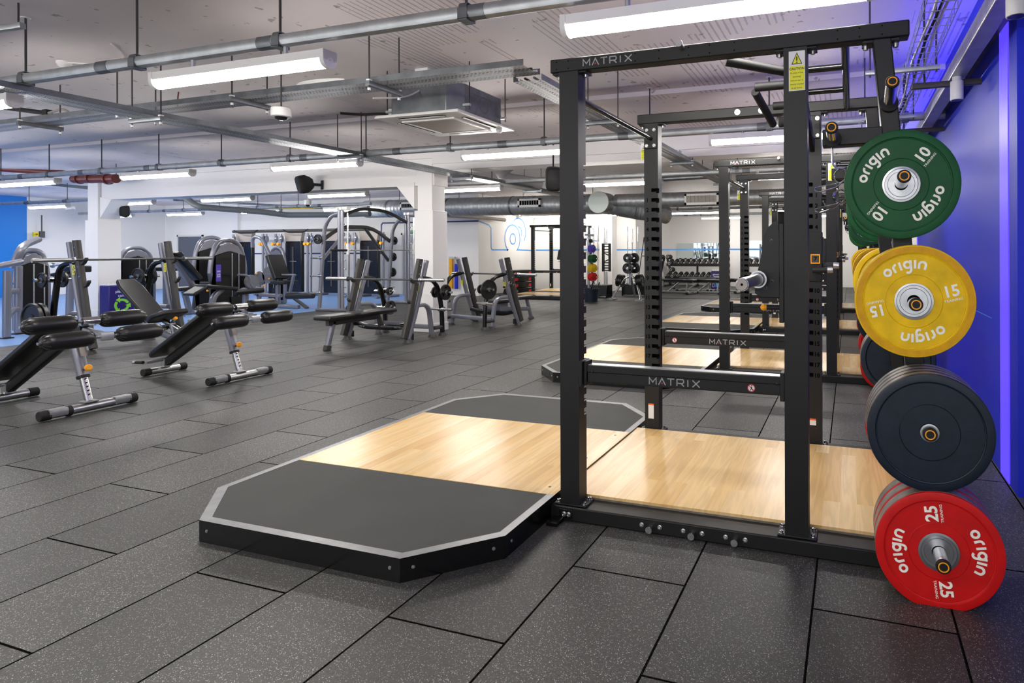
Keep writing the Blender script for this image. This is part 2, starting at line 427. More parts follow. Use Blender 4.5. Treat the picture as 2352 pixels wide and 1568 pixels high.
# downstand beams
b = MB().box(-14.9, -6.56, 8.27, 8.62, 2.44, 2.9).box(-14.9, -6.56, 8.22, 8.62, 2.88, 3.06)
for x, d in ((-14.92, 1), (-6.95, -1)):
    b.prism([(x, 2.05), (x+d*.36, 2.44), (x, 2.5)], -8.6, -8.25, Matrix(((1, 0, 0, 0), (0, 0, -1, 0), (0, 1, 0, 0), (0, 0, 0, 1))))
struct(b.build('trim_1', 'white_paint', bevel=.004))
b = MB().box(-6.56, .86, 8.24, 8.62, 2.68, 2.8).box(-6.56, .86, 8.2, 8.62, 2.78, 3.06)
struct(b.build('trim_2', 'white_paint', bevel=.004))
# columns
def column(name, x0, x1, y0, y1, zt=3.06):
    m = MB().box(x0, x1, y0, y1, 0, 2.02).box(x0+.05, x1-.03, y0+.02, y1-.02, 2.02, zt).box(x0-.012, x1+.012, y0-.012, y1+.012, 0, .14)
    return struct(m.build(name, 'white_paint', bevel=.006))
column('trim_3', -6.93, -6.56, 8.23, 8.6)
column('trim_4', -15.3, -14.9, 8.2, 8.62)
# right wall (blue) with led recess
def wb(m): return MATS[m]
mw = MB().box(.872, XR, 3.68, 3.85, 0, 3.1).box(.86, .872, 3.68, 3.85, 0, 3.1).box(.872, XR, 3.85, 8.8, 0, 3.1).box(.86, .872, 4.07, 8.67, 0, 3.1)
struct(mw.build('wall_right', 'wall_blue'))
s = MB().box(.855, .871, 3.86, 4.06, .004, 3.09); o = s.build('led_strip', 'led_violet'); tag(o, 'tall glowing violet light strip set into the blue wall at the right edge', 'light strip', 'violet light strips on the blue wall')
s = MB().box(.855, .871, 8.68, 8.79, .004, 3.04); o = s.build('led_strip', 'led_violet'); tag(o, 'narrow violet light strip at the far end of the blue wall behind the plates', 'light strip', 'violet light strips on the blue wall')
struct(MB().box(.858, .862, 4.3, 8.6, .9, .904).build('trim_5', 'line_blue'))
# wall behind far right, near walls out of frame
struct(MB().box(XR, XR+.2, YN, YF, 0, 3.1).build('wall_east', 'wall_white'))
struct(MB().box(XL-.2, XL, YN, 11.4, 0, 3.1).build('wall_left', 'wall_sky_blue'))
struct(MB().box(XL-.2, XL, 11.4, 15.3, 0, 3.1).build('wall_left_far', 'wall_white'))
struct(MB().box(.86, .98, 8.8, YF, 0, 3.1).build('wall_right_far', 'wall_white'))
# back left wall: plane y=15.2 between x=-19.5 and -10.56
struct(MB().box(XL, -10.56, 15.3, 18.6, 0, 3.05).box(-20.75, -20.25, 15.2, 15.3, 0, 3.05).build('wall_back_left', 'wall_white', bevel=.003))
struct(MB().box(-11, -6.77, 18.62, 22.5, 0, 3.05).build('wall_back', 'wall_white'))
struct(MB().box(-6.77, .98, 22.5, 22.8, 0, 3.05).build('wall_back_right', 'wall_white'))
struct(MB().box(-7.9, -7.45, 18.2, 18.62, 0, 3.05).build('trim_6', 'white_paint'))
struct(MB().box(-4.25, -3.85, 22.0, 22.5, 0, 3.05).build('trim_7', 'white_paint'))

# ------------------------------------------------------------------ lights
def make_light():
    t = T('strip_light', 'x', 'ceiling light')
    h = MB(); pr = [(-.048, .05), (.048, .05), (.048, 0), (.035, -.01), (-.035, -.01), (-.048, 0)]
    h.sweep([(0, 0, .05), (1.5, 0, .05)], [(a, b) for a, b in pr], (0, 0, 1)); h.build('housing', 'white_plastic', t)
    d = MB(); prof = [(-.047, .0)]+[(.047*math.cos(R(180+k*18)), .045*math.sin(R(180+k*18))) for k in range(0, 11)]
    d.sweep([(.02, 0, .045), (1.48, 0, .045)], prof, (0, 0, 1)); d.build('diffuser', 'lamp', t)
    for x in (0, 1.47):
        e = MB(); pl = [(-.052, .055), (.052, .055)]+[(.052*math.cos(R(-k*20)), .05*math.sin(R(-k*20))) for k in range(0, 10)]
        e.prism(pl, 0, .03, Matrix(((0, 0, 1, x), (1, 0, 0, 0), (0, 1, 0, .045), (0, 0, 0, 1)))); ec = e.build('end_cap', 'white_plastic', t)
        rg = MB()._ring(.014, .018, 0, .003, (x-.003 if x == 0 else x+.03, 0, .04), (1, 0, 0), 16); rg.build('test_ring', 'sticker_white', ec)
    s = MB().cyl((.35, 0, .1), (.35, 0, .16), .014).cyl((1.15, 0, .1), (1.15, 0, .16), .014); s.each('bracket', 'galvanised', t)
    return t
LZ = 2.44
lt = make_light(); first = True
rows = {'first': (2.78, range(-1, 5)), 'second': (6.12, range(-1, 7)), 'third': (9.4, range(-1, 8)), 'fourth': (12.6, list(range(4, 8))), 'fifth': (18.1, []), 'zero': (-.56, range(0, 3))}
names = {0: 'above the nearest rack', 1: 'left of the rack over open floor', 2: 'further left', 3: 'far left', 4: 'at the left end', 5: 'beyond the left frame', 6: 'left of the far column', 7: 'over the far left wall', -1: 'beside the blue wall'}
rn = {'first': 'nearest row', 'second': 'second row of lights', 'third': 'third row, behind the beam', 'fourth': 'fourth row near the back wall', 'zero': 'row behind the viewpoint'}
def light(x, y, z, lab, grp='strip lights hung below the ceiling'):
    global first
    o = lt if first else copy_tree(lt); first = False
    o.location = (x, y, z); o['label'] = lab; o['group'] = grp
    return o
for k, (Y, idx) in rows.items():
    for i in idx:
        x = -1.4-3.045*i
        if k == 'second' and i == -1: continue
        if k == 'third' and i == -1: continue
        if k == 'first' and i == -1: x = 2.2; continue
        light(x, Y, LZ, f'glowing white strip light, {rn[k]}, {names[i]}')
for x, y, z, l in ((-10.4, 17.5, 2.44, 'strip light beyond the round duct near the mural wall'), (-8.3, 17.5, 2.44, 'small far strip light above the plate stand'), (-5.2, 17.5, 2.44, 'small far strip light above the dumbbell benches'), (-2.2, 17.5, 2.44, 'far strip light seen between the posts of the second rack'),
                (-5.0, 20.5, 2.44, 'very distant strip light above the mirror wall'), (-1.9, 20.5, 2.44, 'very distant strip light behind the third rack'), (-4.4, 12.3, 2.6, 'x')):
    if l != 'x': light(x, y, z, l)
# ================================================================== LETTERING
def origin_word(mb, M4, h, curve=0):
    """six rounded letters; h = x-height; centred; optionally bent round a radius"""
    t = .27*h; r = h/2-t/2
    def put(pl):
        out = []
        for x, y in pl: out.append((x, y))
        return out
    xs = [0, 1.12, 1.78, 2.32, 3.44, 3.98]
    gl = []
    gl.append((circ(r, 16, 0, 360, r+t/2, h/2)))
    x = 1.17*h; gl.append([(x+t/2, 0), (x+t/2, h*.55)]+circ(h*.36, 6, 160, 80, x+t/2+h*.36, h*.5))
    x = 1.95*h; gl.append([(x+t/2, 0), (x+t/2, h)])
    x = 2.4*h; gl.append(circ(r, 16, 0, 360, x+h/2, h/2)); gl.append([(x+h-t/2, h), (x+h-t/2, .05*h)]+circ(r, 8, 0, -140, x+h/2, -.08*h))
    x = 3.6*h; gl.append([(x+t/2, 0), (x+t/2, h)])
    x = 4.05*h; gl.append([(x+t/2, 0), (x+t/2, h*.5)]+circ(r, 8, 180, 0, x+h/2, h*.5)+[(x+h-t/2, 0)])
    W = 5.05*h
    for pl in gl:
        q = []
        for px, py in pl:
            px -= W/2; py -= h/2
            if curve:
                a = px/curve; q.append(((curve+py)*math.sin(a), (curve+py)*math.cos(a)-curve))
            else: q.append((px, py))
        mb.stroke(q, t, M4)
def matrix_word(mb, dot, M4, W):
    """wide techno capitals M A T R I X; W = total width"""
    s = W/7.6; h = .92*s; t = .16*s
    G = {0: [[(0, 0), (0, h), (.5*s, .35*h), (1*s, h), (1*s, 0)]], 1.35: [[(0, 0), (.5*s, h), (s, 0)]], 2.62: [[(0, h), (s, h)], [(.5*s, 0), (.5*s, h)]],
         4.0: [[(0, 0), (0, h), (.85*s, h), (.95*s, .8*h), (.95*s, .6*h), (.8*s, .42*h), (.1*s, .42*h)], [(.55*s, .42*h), (s, 0)]], 5.55: [[(0, 0), (0, h)]], 6.2: [[(0, 0), (s, h)], [(0, h), (s, 0)]]}
    for x, pls in G.items():
        for pl in pls: mb.stroke([(a+x*s-W*.475, b-h/2) for a, b in pl], t, M4)
    if dot is not None: dot.flat([(a+1.85*s-W*.475, b-h/2) for a, b in circ(.12*s, 8, 0, 360, 0, .26*h)], M4)
def mirror_basis(o, x, y): return basis(o, x, y)
# ================================================================== PLATES
def make_plate(key, col, num, thick, rim=None, hub='steel', rad=.225, hubr=.075, worn=False, angle=0, plain=False):
    """disc axis = local Y, outer face looks along -Y, outer face at y=0, inner face at y=thick"""
    t = T('weight_plate', 'x', 'weight plate')
    bo = .026
    pr = [(bo+.004, .004), (hubr, .004), (hubr+.002, .008), (.105, .008), (.106, .006), (.108, .008), (.188, .008), (.189, .005), (.192, .004), (.195, 0), (rad-.008, 0), (rad-.002, .002), (rad, .008),
          (rad, thick-.008), (rad-.003, thick-.002), (rad-.008, thick), (.195, thick), (.188, thick-.008), (hubr, thick-.008), (bo+.004, thick-.004), (bo+.004, .004)]
    q = MB().lathe(pr, (0, 0, 0), (0, 1, 0), 72)
    q.f = [f for f in q.f if len(f) < 30]
    d = q.build('rubber_disc', col, t, sharp=28)
    if not plain:
        h = MB().lathe([(bo, .0), (hubr-.022, .0), (hubr-.02, .003), (hubr-.01, .003), (hubr-.008, .0), (hubr, .001), (hubr, .006), (bo, .006)], (0, 0, 0), (0, 1, 0), 48)
        h.f = [f for f in h.f if len(f) < 30]
        h._ring(.0255, .029, -.001, thick, (0, 0, 0), (0, 1, 0), 32)
        h.build('steel_hub', hub, t, sharp=25)
    if num:
        B = Matrix(((1, 0, 0, 0), (0, 0, 1, -.0006+.007), (0, 1, 0, 0), (0, 0, 0, 1)))
        for k in (0, 180):
            l = MB()
            RR = Matrix.Rotation(R(k+angle), 4, 'Z')
            origin_word(l, B @ RR @ Matrix.Translation((0, .147, 0)), .034, .16)
            l.build('lettering', 'letter_white', t); l = MB()
            l.text(num, .062, B @ RR @ Matrix.Translation((.142, .006, 0)), 1.0, bold=.028)
            l.text('TRAINING', .0135, B @ RR @ Matrix.Translation((.142, -.028, 0)), 1.1, bold=.01)
            l.build('weight_number', 'letter_white', t)
    if rim:
        MB()._ring(.196, rad-.006, -.0004, .0004, (0, 0, 0), (0, 1, 0), 72).build('outer_rim', rim, t)
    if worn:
        MB()._ring(rad-.001, rad+.0006, .010, thick-.010, (0, 0, 0), (0, 1, 0), 72).build('sheen_scuff_band', 'edge_sheen_scuff', t)  # grey band paints the gloss reflection on the rim, along with scuffing
    return t
PL = {}
PL['green'] = make_plate('g', 'green_rubber', '10', .05, hubr=.073, angle=52)
PL['yellow'] = make_plate('y', 'yellow_rubber', '15', .055, rim='yellow_rim', hubr=.073, angle=14)
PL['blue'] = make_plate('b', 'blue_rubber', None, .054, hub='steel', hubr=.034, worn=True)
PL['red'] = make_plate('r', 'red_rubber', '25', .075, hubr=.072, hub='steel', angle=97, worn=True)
used_proto = set()
def plate(kind, x, y, z, label, face=-1, spin=0, group=None):
    o = PL[kind]
    if kind in used_proto: o = copy_tree(o)
    used_proto.add(kind)
    o.location = (x, y, z); o.rotation_euler = (0, R(spin), 0 if face < 0 else math.pi)
    o['label'] = label; o['group'] = group or f'{kind} bumper plates'
    return o
# ================================================================== POWER RACK
ZB, ZT = .07, 2.305
NOTCH = [(1.764-.0685*i) for i in range(19)]
def post(mb, x0, x1, y0, y1, inx, iny):
    """square post with hook slots cut in the corner that faces inwards (inx=+1/-1, iny=+1/-1)"""
    def sec(z0, z1, nx=0, ny=0):
        if nx == 0: mb.box(x0, x1, y0, y1, z0, z1); return
        cx = x1 if inx > 0 else x0; cy = y1 if iny > 0 else y0
        ox = x0 if inx > 0 else x1; oy = y0 if iny > 0 else y1
        poly = [(ox, oy), (cx, oy), (cx, cy-iny*ny), (cx-inx*nx, cy-iny*ny), (cx-inx*nx, cy), (ox, cy)]
        mb.prism(poly, z0, z1)
    z = ZB+.008
    for zz in sorted(NOTCH):
        sec(z, zz-.018); sec(zz-.018, zz-.010, .014, .026); sec(zz-.010, zz+.016, .05, .028); z = zz+.016
    sec(z, ZT-.068)
def holes_shade(mb, x0, x1, y0, y1, inx, iny): pass
def bolt(mb, p, n, r=.011, h=.008):
    n = Vector(n); p = Vector(p); mb.lathe([(r*1.25, 0), (r*1.25, .002), (r*.95, .002), (r*.9, h), (r*.3, h*1.1), (0, h*.8)], p, n, 12)
def caution(parent, Mx, w=.07, h=.175):
    b = MB().flat([(-w/2, 0), (w/2, 0), (w/2, h), (-w/2, h)], Mx); s = b.build('caution_label', 'sticker_white', parent)
    y = MB().flat([(-w/2+.003, .004), (w/2-.003, .004), (w/2-.003, h*.62), (-w/2+.003, h*.62)], Mx @ Matrix.Translation((0, 0, .0005)))
    y.flat([(-.02, h*.68), (.02, h*.68), (0, h*.93)], Mx @ Matrix.Translation((0, 0, .0005))); y.build('yellow_panel', 'sticker_yellow', s)
    k = MB(); Z = Matrix.Translation((0, 0, .001))
    k.stroke([(-.021, h*.675), (.021, h*.675), (0, h*.945), (-.021, h*.675)], .003, Mx @ Z)
    k.stroke([(0, h*.75), (0, h*.86)], .005, Mx @ Z); k.flat(circ(.003, 8, 0, 360, 0, h*.715), Mx @ Z)
    k.text('CAUTION', .0145, Mx @ Z @ Matrix.Translation((0, h*.55, 0)), 1, bold=.02)
    for i, tx in enumerate(('In case of bar', "'jumping'", 'ensure bar is', 'evenly loaded', 'at all times')):
        k.text(tx, .0105, Mx @ Z @ Matrix.Translation((0, h*(.45-.095*i), 0)), 1)
    k.build('printed_words', 'print_black', s)
def make_rack(numbers=True, lettering='logo_grey', detail=True, front=True):
    """origin = on floor; x as in the hall, y=0 front face of the front frame"""
    t = T('power_rack', 'x', 'power rack')
    YB = 1.291
    PX0, PX1 = (-1.385, -1.282), (-.28, -.178)
    frames = {'front': 0, 'back': YB}
    for nm, y in frames.items():
        iy = 1 if nm == 'front' else -1
        y0, y1 = (y, y+.088)
        o = MB().box(-1.437, .238, y0, y0+.075, ZT-.068, ZT).build('top_beam', 'black_steel', t, bevel=.006)
        if nm == 'front':
            k = MB()
            for x in (-1.40, -1.335, -.98, -.86, -.715, -.615, -.5, -.05, .04, .13):
                for z in (ZT-.016, ZT-.052): k.flat(circ(.0035, 8, 0, 360, x, z), Matrix(((1, 0, 0, 0), (0, 0, 1, y0-.0006), (0, 1, 0, 0), (0, 0, 0, 1))))
            k.build('bolt_hole', 'hole', o)
            lm = MB(); dm = MB(); Mx = basis((-1.125, y0-.0008, ZT-.034), (1, 0, 0), (0, 0, 1)); matrix_word(lm, dm, Mx, .27)
            l = lm.build('maker_lettering', lettering, o); dm.build('red_dot', 'red_dot', l)
            pg = MB().cyl((-.745, y0+.01, ZT-.012), (-.745, y0-.055, ZT-.012), .012).cyl((-.745, y0-.055, ZT-.012), (-.745, y0-.062, ZT-.012), .017, .016); pg.build('band_peg', 'steel', t)
        else:
            k = MB()
            for x in (-.72, -.56): bolt(k, (x, y0, ZT-.034), (0, -1, 0), .016, .008)
            k.each('beam_bolt', 'steel', o)
        # posts
        for (x0, x1), ix in ((PX0, 1), (PX1, -1)):
            m = MB(); post(m, x0, x1, y0+.0, y1, ix, iy); p = m.build('upright_post', 'black_steel', t, sharp=30)
            fo = MB().box(x0-.035, x1+.035, y0-.0, y1+.015, ZB, ZB+.009); fo.build('foot_plate', 'black_steel', p, bevel=.003)
            bl = MB()
            for bx in (x0-.018, x1+.018):
                for by in (y0+.018, y1-.005): bolt(bl, (bx, by, ZB+.009), (0, 0, 1), .010, .012)
            bl.each('foot_bolt', 'chrome', p)
            tp = MB().box(x0-.04, x1+.04, y0+.004, y1-.004, ZT-.078, ZT-.069).build('top_plate', 'black_steel', p, bevel=.002)
            bl = MB()
            for bx in (x0-.022, x1+.022): bolt(bl, (bx, y0+.045, ZT-.079), (0, 0, -1), .011, .014)
            bl.each('plate_bolt', 'steel', p)
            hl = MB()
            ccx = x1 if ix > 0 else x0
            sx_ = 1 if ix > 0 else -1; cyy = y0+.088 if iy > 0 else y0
            for z in NOTCH:  # thin black sheets paint the shade inside each slot
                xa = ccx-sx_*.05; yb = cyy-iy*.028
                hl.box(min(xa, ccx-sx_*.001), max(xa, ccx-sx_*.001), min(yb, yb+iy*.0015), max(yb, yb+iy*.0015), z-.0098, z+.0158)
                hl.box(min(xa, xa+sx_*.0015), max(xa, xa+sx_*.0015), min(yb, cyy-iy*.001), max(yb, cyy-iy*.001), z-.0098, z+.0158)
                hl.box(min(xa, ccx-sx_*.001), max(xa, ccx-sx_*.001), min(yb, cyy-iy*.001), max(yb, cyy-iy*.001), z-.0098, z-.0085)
            hl.build('slot_shade', 'hole', p)
            if nm == 'back' and numbers:
                cx = x0+.028 if ix > 0 else x1-.03
                nb = MB()
                for i in range(1, 19):
                    if ix > 0 and i > 17: continue
                    nb.text(str(i), .039, basis((cx-(.004 if ix > 0 else 0), y0-.0008, NOTCH[i]), (1, 0, 0), (0, 0, 1)), .95, bold=.03)
                nb.build('slot_numbers', 'hole', p)
                st = MB().flat([(-.02, 0), (.02, 0), (.02, .105 if ix > 0 else .042), (-.02, .105 if ix > 0 else .042)], basis(((x0+x1)/2-.005, y0-.0009, .16 if ix > 0 else .21), (1, 0, 0), (0, 0, 1))).build('warning_label', 'sticker_white', p)
                hh = .105 if ix > 0 else .042
                MB().flat([(-.02, hh-.011), (.02, hh-.011), (.02, hh), (-.02, hh)], basis(((x0+x1)/2-.005, y0-.0014, .16 if ix > 0 else .21), (1, 0, 0), (0, 0, 1))).build('orange_strip', 'sticker_orange', st)
        # base beam
        MB().box(-1.437, .5, y0-.012, y0+.112, 0, ZB).build('base_beam', 'black_steel', t, bevel=.006)
    # front base beam bolts
    bl = MB()
    for x in (-1.36, -1.335): bolt(bl, (x, -.016, .035), (0, -1, 0), .011, .009)
    for x in (-.905, -.70, -.50):
        bl.cyl((x, -.012, .03), (x, -.04, .03), .013); bl.cyl((x, -.04, .03), (x, -.046, .03), .016)
        for d in (-.045, .045): bolt(bl, (x+d, -.012, .037), (0, -1, 0), .009, .01)
    bl.each('base_bolt', 'chrome', t)
    MB().box(-1.385, -1.315, -.016, -.012, .012, .058).box(-1.42, -1.36, -.09, -.012, 0, .02).each('connector_plate', 'black_gloss', t, bevel=.002)
    # storage uprights leaning out
    for nm, y in frames.items():
        m = MB(); y0 = y
        f = lambda z: .0915*(2.237-z)
        m.add([(x+f(z), yy, z) for z in (ZB, 2.237) for (x, yy) in ((.092, y0), (.166, y0), (.166, y0+.085), (.092, y0+.085))], [(0, 1, 2, 3), (4, 5, 6, 7), (0, 1, 5, 4), (1, 2, 6, 5), (2, 3, 7, 6), (3, 0, 4, 7)])
        su = m.build('storage_upright', 'black_steel', t, bevel=.005)
        MB().box(.05, .2, y0+.004, y0+.08, 2.222, 2.236).build('top_plate', 'black_steel', su, bevel=.003)
        bl = MB()
        for bx in (.065, .185): bolt(bl, (bx, y0+.04, 2.222), (0, 0, -1), .012, .018)
        bl.each('plate_bolt', 'steel', su)
        sb = MB().box(-.115, .16, y0+.005, y0+.08, 1.795, 1.867).build('storage_arm', 'black_steel', t, bevel=.005)
        sg = -1 if nm == 'front' else 1
        yb = y0 if nm == 'front' else y0+.085
        for (x, z, L, tl) in ((.157, 1.955, .2, .2), (-.072, 1.822, .145, .14), (.199, 1.61, .19, .09), (.24, 1.131, .19, .0), (.284, .645, .225, .0), (.314, .204, .33, .0)):
            a = Vector((x, yb, z)); n = Vector((0, sg, tl)).normalized()
            hp = MB().cyl(a, a+n*L, .0245, n=24); hn = hp.build('plate_horn', 'chrome', t); MB()._ring(.024, .037, 0, .014, tuple(a), n, 28).build('base_washer', 'black_rubber', hn)
            MB().cyl(a+n*L, a+n*(L+.012), .0265, .0255, 24).build('end_cap', 'black_rubber', hn, bevel=.003)
            MB()._ring(.0145, .0185, L+.012, L+.0132, tuple(a), n, 28).build('yellow_ring', 'orange', hn)
    # tie bar front to back, pull-up handles
    tb = MB().tube([(-1.33, .08, 2.126), (-1.33, YB, 2.13)], .0165, 16); tbo = tb.build('tie_bar', 'black_gloss', t)
    MB().box(-1.382, -1.287, YB-.012, YB-.001, 2.06, 2.21).build('tie_plate', 'black_steel', tbo, bevel=.003)
    bl = MB()
    for x in (-1.362, -1.307):
        for z in (2.08, 2.19): bolt(bl, (x, YB-.012, z), (0, -1, 0), .010, .006)
    bl.each('tie_bolt', 'chrome', tbo)
    MB().box(-.275, -.183, YB-.012, YB-.001, 2.06, 2.21).build('tie_plate', 'black_steel', t, bevel=.003)
    bl = MB()
    for x in (-.255, -.2):
        for z in (2.08, 2.19): bolt(bl, (x, YB-.012, z), (0, -1, 0), .010, .006)
    bl.each('tie_bolt', 'chrome', t)
    pu = MB()
    pu.tube([(-.02, .07, 2.255), (-.02, YB+.02, 2.255)], .019, 16)
    pu.tube([(-.26, .42, 2.255), (-.02, .42, 2.255)], .017, 14); pu.tube([(-.26, .86, 2.255), (-.02, .86, 2.255)], .017, 14)
    pu.build('pull_up_frame', 'black_gloss', t)
    pu2 = MB().rtube([(-.26, .02, 2.20), (-.24, .45, 2.24), (-.25, .9, 2.2), (-.23, YB+.03, 2.0)], .03, .07).build('pull_up_arm', 'black_steel', t)
    for a, b2 in (((-.47, .42, 2.19), (-.28, .42, 2.19)), ((-.43, .86, 2.19), (-.27, .86, 2.19)), ((-.5, .62, 2.22), (-.44, .95, 2.1)), ((-.56, .1, 2.24), (-.27, .25, 2.2))):
        MB().cyl(a, b2, .0235, .0225, 18).build('grip', 'black_rubber', t, bevel=.004)
    MB().rtube([(-.45, YB+.03, 2.2), (-.4, 1.0, 2.12), (-.27, .93, 2.14)], .03, .06).build('grip_bracket', 'black_steel', t)
    # safety arms
    for nm, y in frames.items():
        z1 = .775
        s = MB().box(-1.245, -.29, y+.018, y+.07, z1-.085, z1-.032).box(-1.245, -.29, y+.012, y+.075, z1-.035, z1)
        so = s.build('safety_arm', 'black_steel', t, bevel=.004)
        h = MB().box(-1.282, -1.262, y-.008, y+.085, z1-.105, z1+.022).box(-1.262, -1.245, y+.01, y+.078, z1-.1, z1+.02).box(-.30, -.28, y-.004, y+.085, z1-.105, z1+.022).box(-1.29, -1.25, y+.03, y+.062, z1+.0, z1+.018)
        h.each('arm_hook', 'black_steel', so, bevel=.003)
        MB().box(-1.24, -.3, y+.02, y+.068, z1, z1+.003).build('wear_strip', 'steel', so)
        Mx = basis((-.795, y+.0173, z1-.057), (1, 0, 0), (0, 0, 1)); lm = MB(); dm = MB(); matrix_word(lm, dm, Mx, .262)
        l = lm.build('maker_lettering', lettering, so); dm.build('red_dot', 'red_dot', l)
        sx = -.43 if nm == 'front' else -1.17
        st = MB().flat(circ(.018, 20), basis((sx, y+.0172, z1-.058), (1, 0, 0), (0, 0, 1))).build('warning_sticker', 'sticker_white', so)
        rr = MB()._ring(.0145, .018, -.0004, .0004, (sx, y+.0168, z1-.058), (0, 1, 0), 20); B = basis((sx, y+.0166, z1-.058), (1, 0, 0), (0, 0, 1)); rr.stroke([(-.012, .012), (.012, -.012)], .003, B); rr.build('red_ring', 'plastic_red', st)
        pm = MB().stroke([(-.004, -.011), (0, 0), (.006, -.01)], .003, B @ Matrix.Translation((0, 0, .0003))); pm.stroke([(0, 0), (.001, .006)], .005, B); pm.flat(circ(.003, 8, 0, 360, .002, .011), B); pm.build('pictogram', 'print_black', st)
        bl = MB()
        for x in (-1.215, -.785, -.315): bolt(bl, (x, y+.012, z1-.03), (0, -1, 0), .006, .004)
        bl.each('arm_bolt', 'black_gloss', so)
    caution(t, basis((-.222, -.001, 2.045), (1, 0, 0), (0, 0, 1)))
    caution(t, basis((-1.392, YB+.05, 1.99), (1, 0, 0), (0, 0, 1)), .07, .12)
    # bar catches on the wall-side posts
    for nm, y in frames.items():
        dz = 0
        j = MB(); x = -.33
        poly = [(-.385, 1.13), (-.30, 1.13), (-.292, 1.16), (-.292, 1.43), (-.302, 1.43), (-.302, 1.475), (-.33, 1.465), (-.355, 1.44), (-.372, 1.40), (-.38, 1.33), (-.41, 1.19), (-.41, 1.15)]
        j.prism([(a, b) for a, b in poly], 0, .012, Matrix(((1, 0, 0, 0), (0, 0, -1, y+.012), (0, 1, 0, dz), (0, 0, 0, 1))))
        jo = j.build('bar_catch', 'black_steel', t, bevel=.003)
        MB().box(-.302, -.281, y-.004, y+.09, 1.02, 1.46).box(-.40, -.30, y+.012, y+.07, 1.15, 1.19).build('catch_carriage', 'black_steel', jo, bevel=.003)
        bl = MB()
        for px_, pz in ((-.335, 1.385), (-.333, 1.205), (-.362, 1.175)): bolt(bl, (px_, y-.0, pz), (0, -1, 0), .0075, .005)
        bl.each('catch_bolt', 'black_gloss', jo)
        MB().cyl((-.36, y+.02, 1.085), (-.29, y+.02, 1.085), .011).build('pin_sleeve', 'black_rubber', jo)
        MB().lathe([(0, -.017), (.012, -.012), (.0165, 0), (.012, .012), (0, .017)], (-.372, y+.02, 1.085), (1, 0, 0), 20).build('orange_knob', 'orange', jo)
        if nm == 'back':
            MB().box(-.285, -.173, y-.006, y+.09, 1.14, 1.46).build('catch_sleeve', 'black_steel', jo, bevel=.004)
            Bx = basis((-.215, y-.0075, NOTCH[7]), (1, 0, 0), (0, 0, 1))
            wf = MB(); k = .03
            for a, b2, c_, d in ((-k, k, k-.007, k+.001), (-k, k, -k-.001, -k+.007), (-k, -k+.007, -k, k), (k-.007, k, -k, k)): wf.prism([(a, c_), (b2, c_), (b2, d), (a, d)], -.002, .005, Bx)
            wo = wf.build('window_frame', 'orange', jo, bevel=.002)
            MB().flat([(-.024, -.024), (.024, -.024), (.024, .024), (-.024, .024)], Bx).build('window_plate', 'dark_grey_steel', wo)
            MB().text('7', .036, Bx @ Matrix.Translation((0, 0, .0006)), 1, bold=.03).build('window_digit', 'hole', wo)
            for z, yy, L in ((1.215, y-.05, .09), (1.24, y+.03, .09)):
                hx = -.2 if yy < y else -.165
                hh = MB().cyl((hx-.03, yy, z), (hx+L-.03, yy, z), .019).build('handle', 'black_rubber', jo)
                MB().cyl((hx+L-.03, yy, z), (hx+L+.005, yy, z), .0205, .0195).build('handle_tip', 'steel', hh, bevel=.002)
    # wooden deck inside
    MB().box(-1.436, .42, .112, YB-.012, .004, .078).build('deck_core', 'edge_sheen_scuff', t)
    MB().box(-1.436, .42, .113, YB-.013, .078, .092).build('wooden_deck', 'oak_planks', t)
    # hook with chain clips under the storage arm
    MB().tube(arc([(-.075, .03, 1.795), (-.075, .03, 1.72), (-.05, .03, 1.69), (-.02, .03, 1.7)], .02), .005, 8).build('hook', 'chrome', t)
    return t
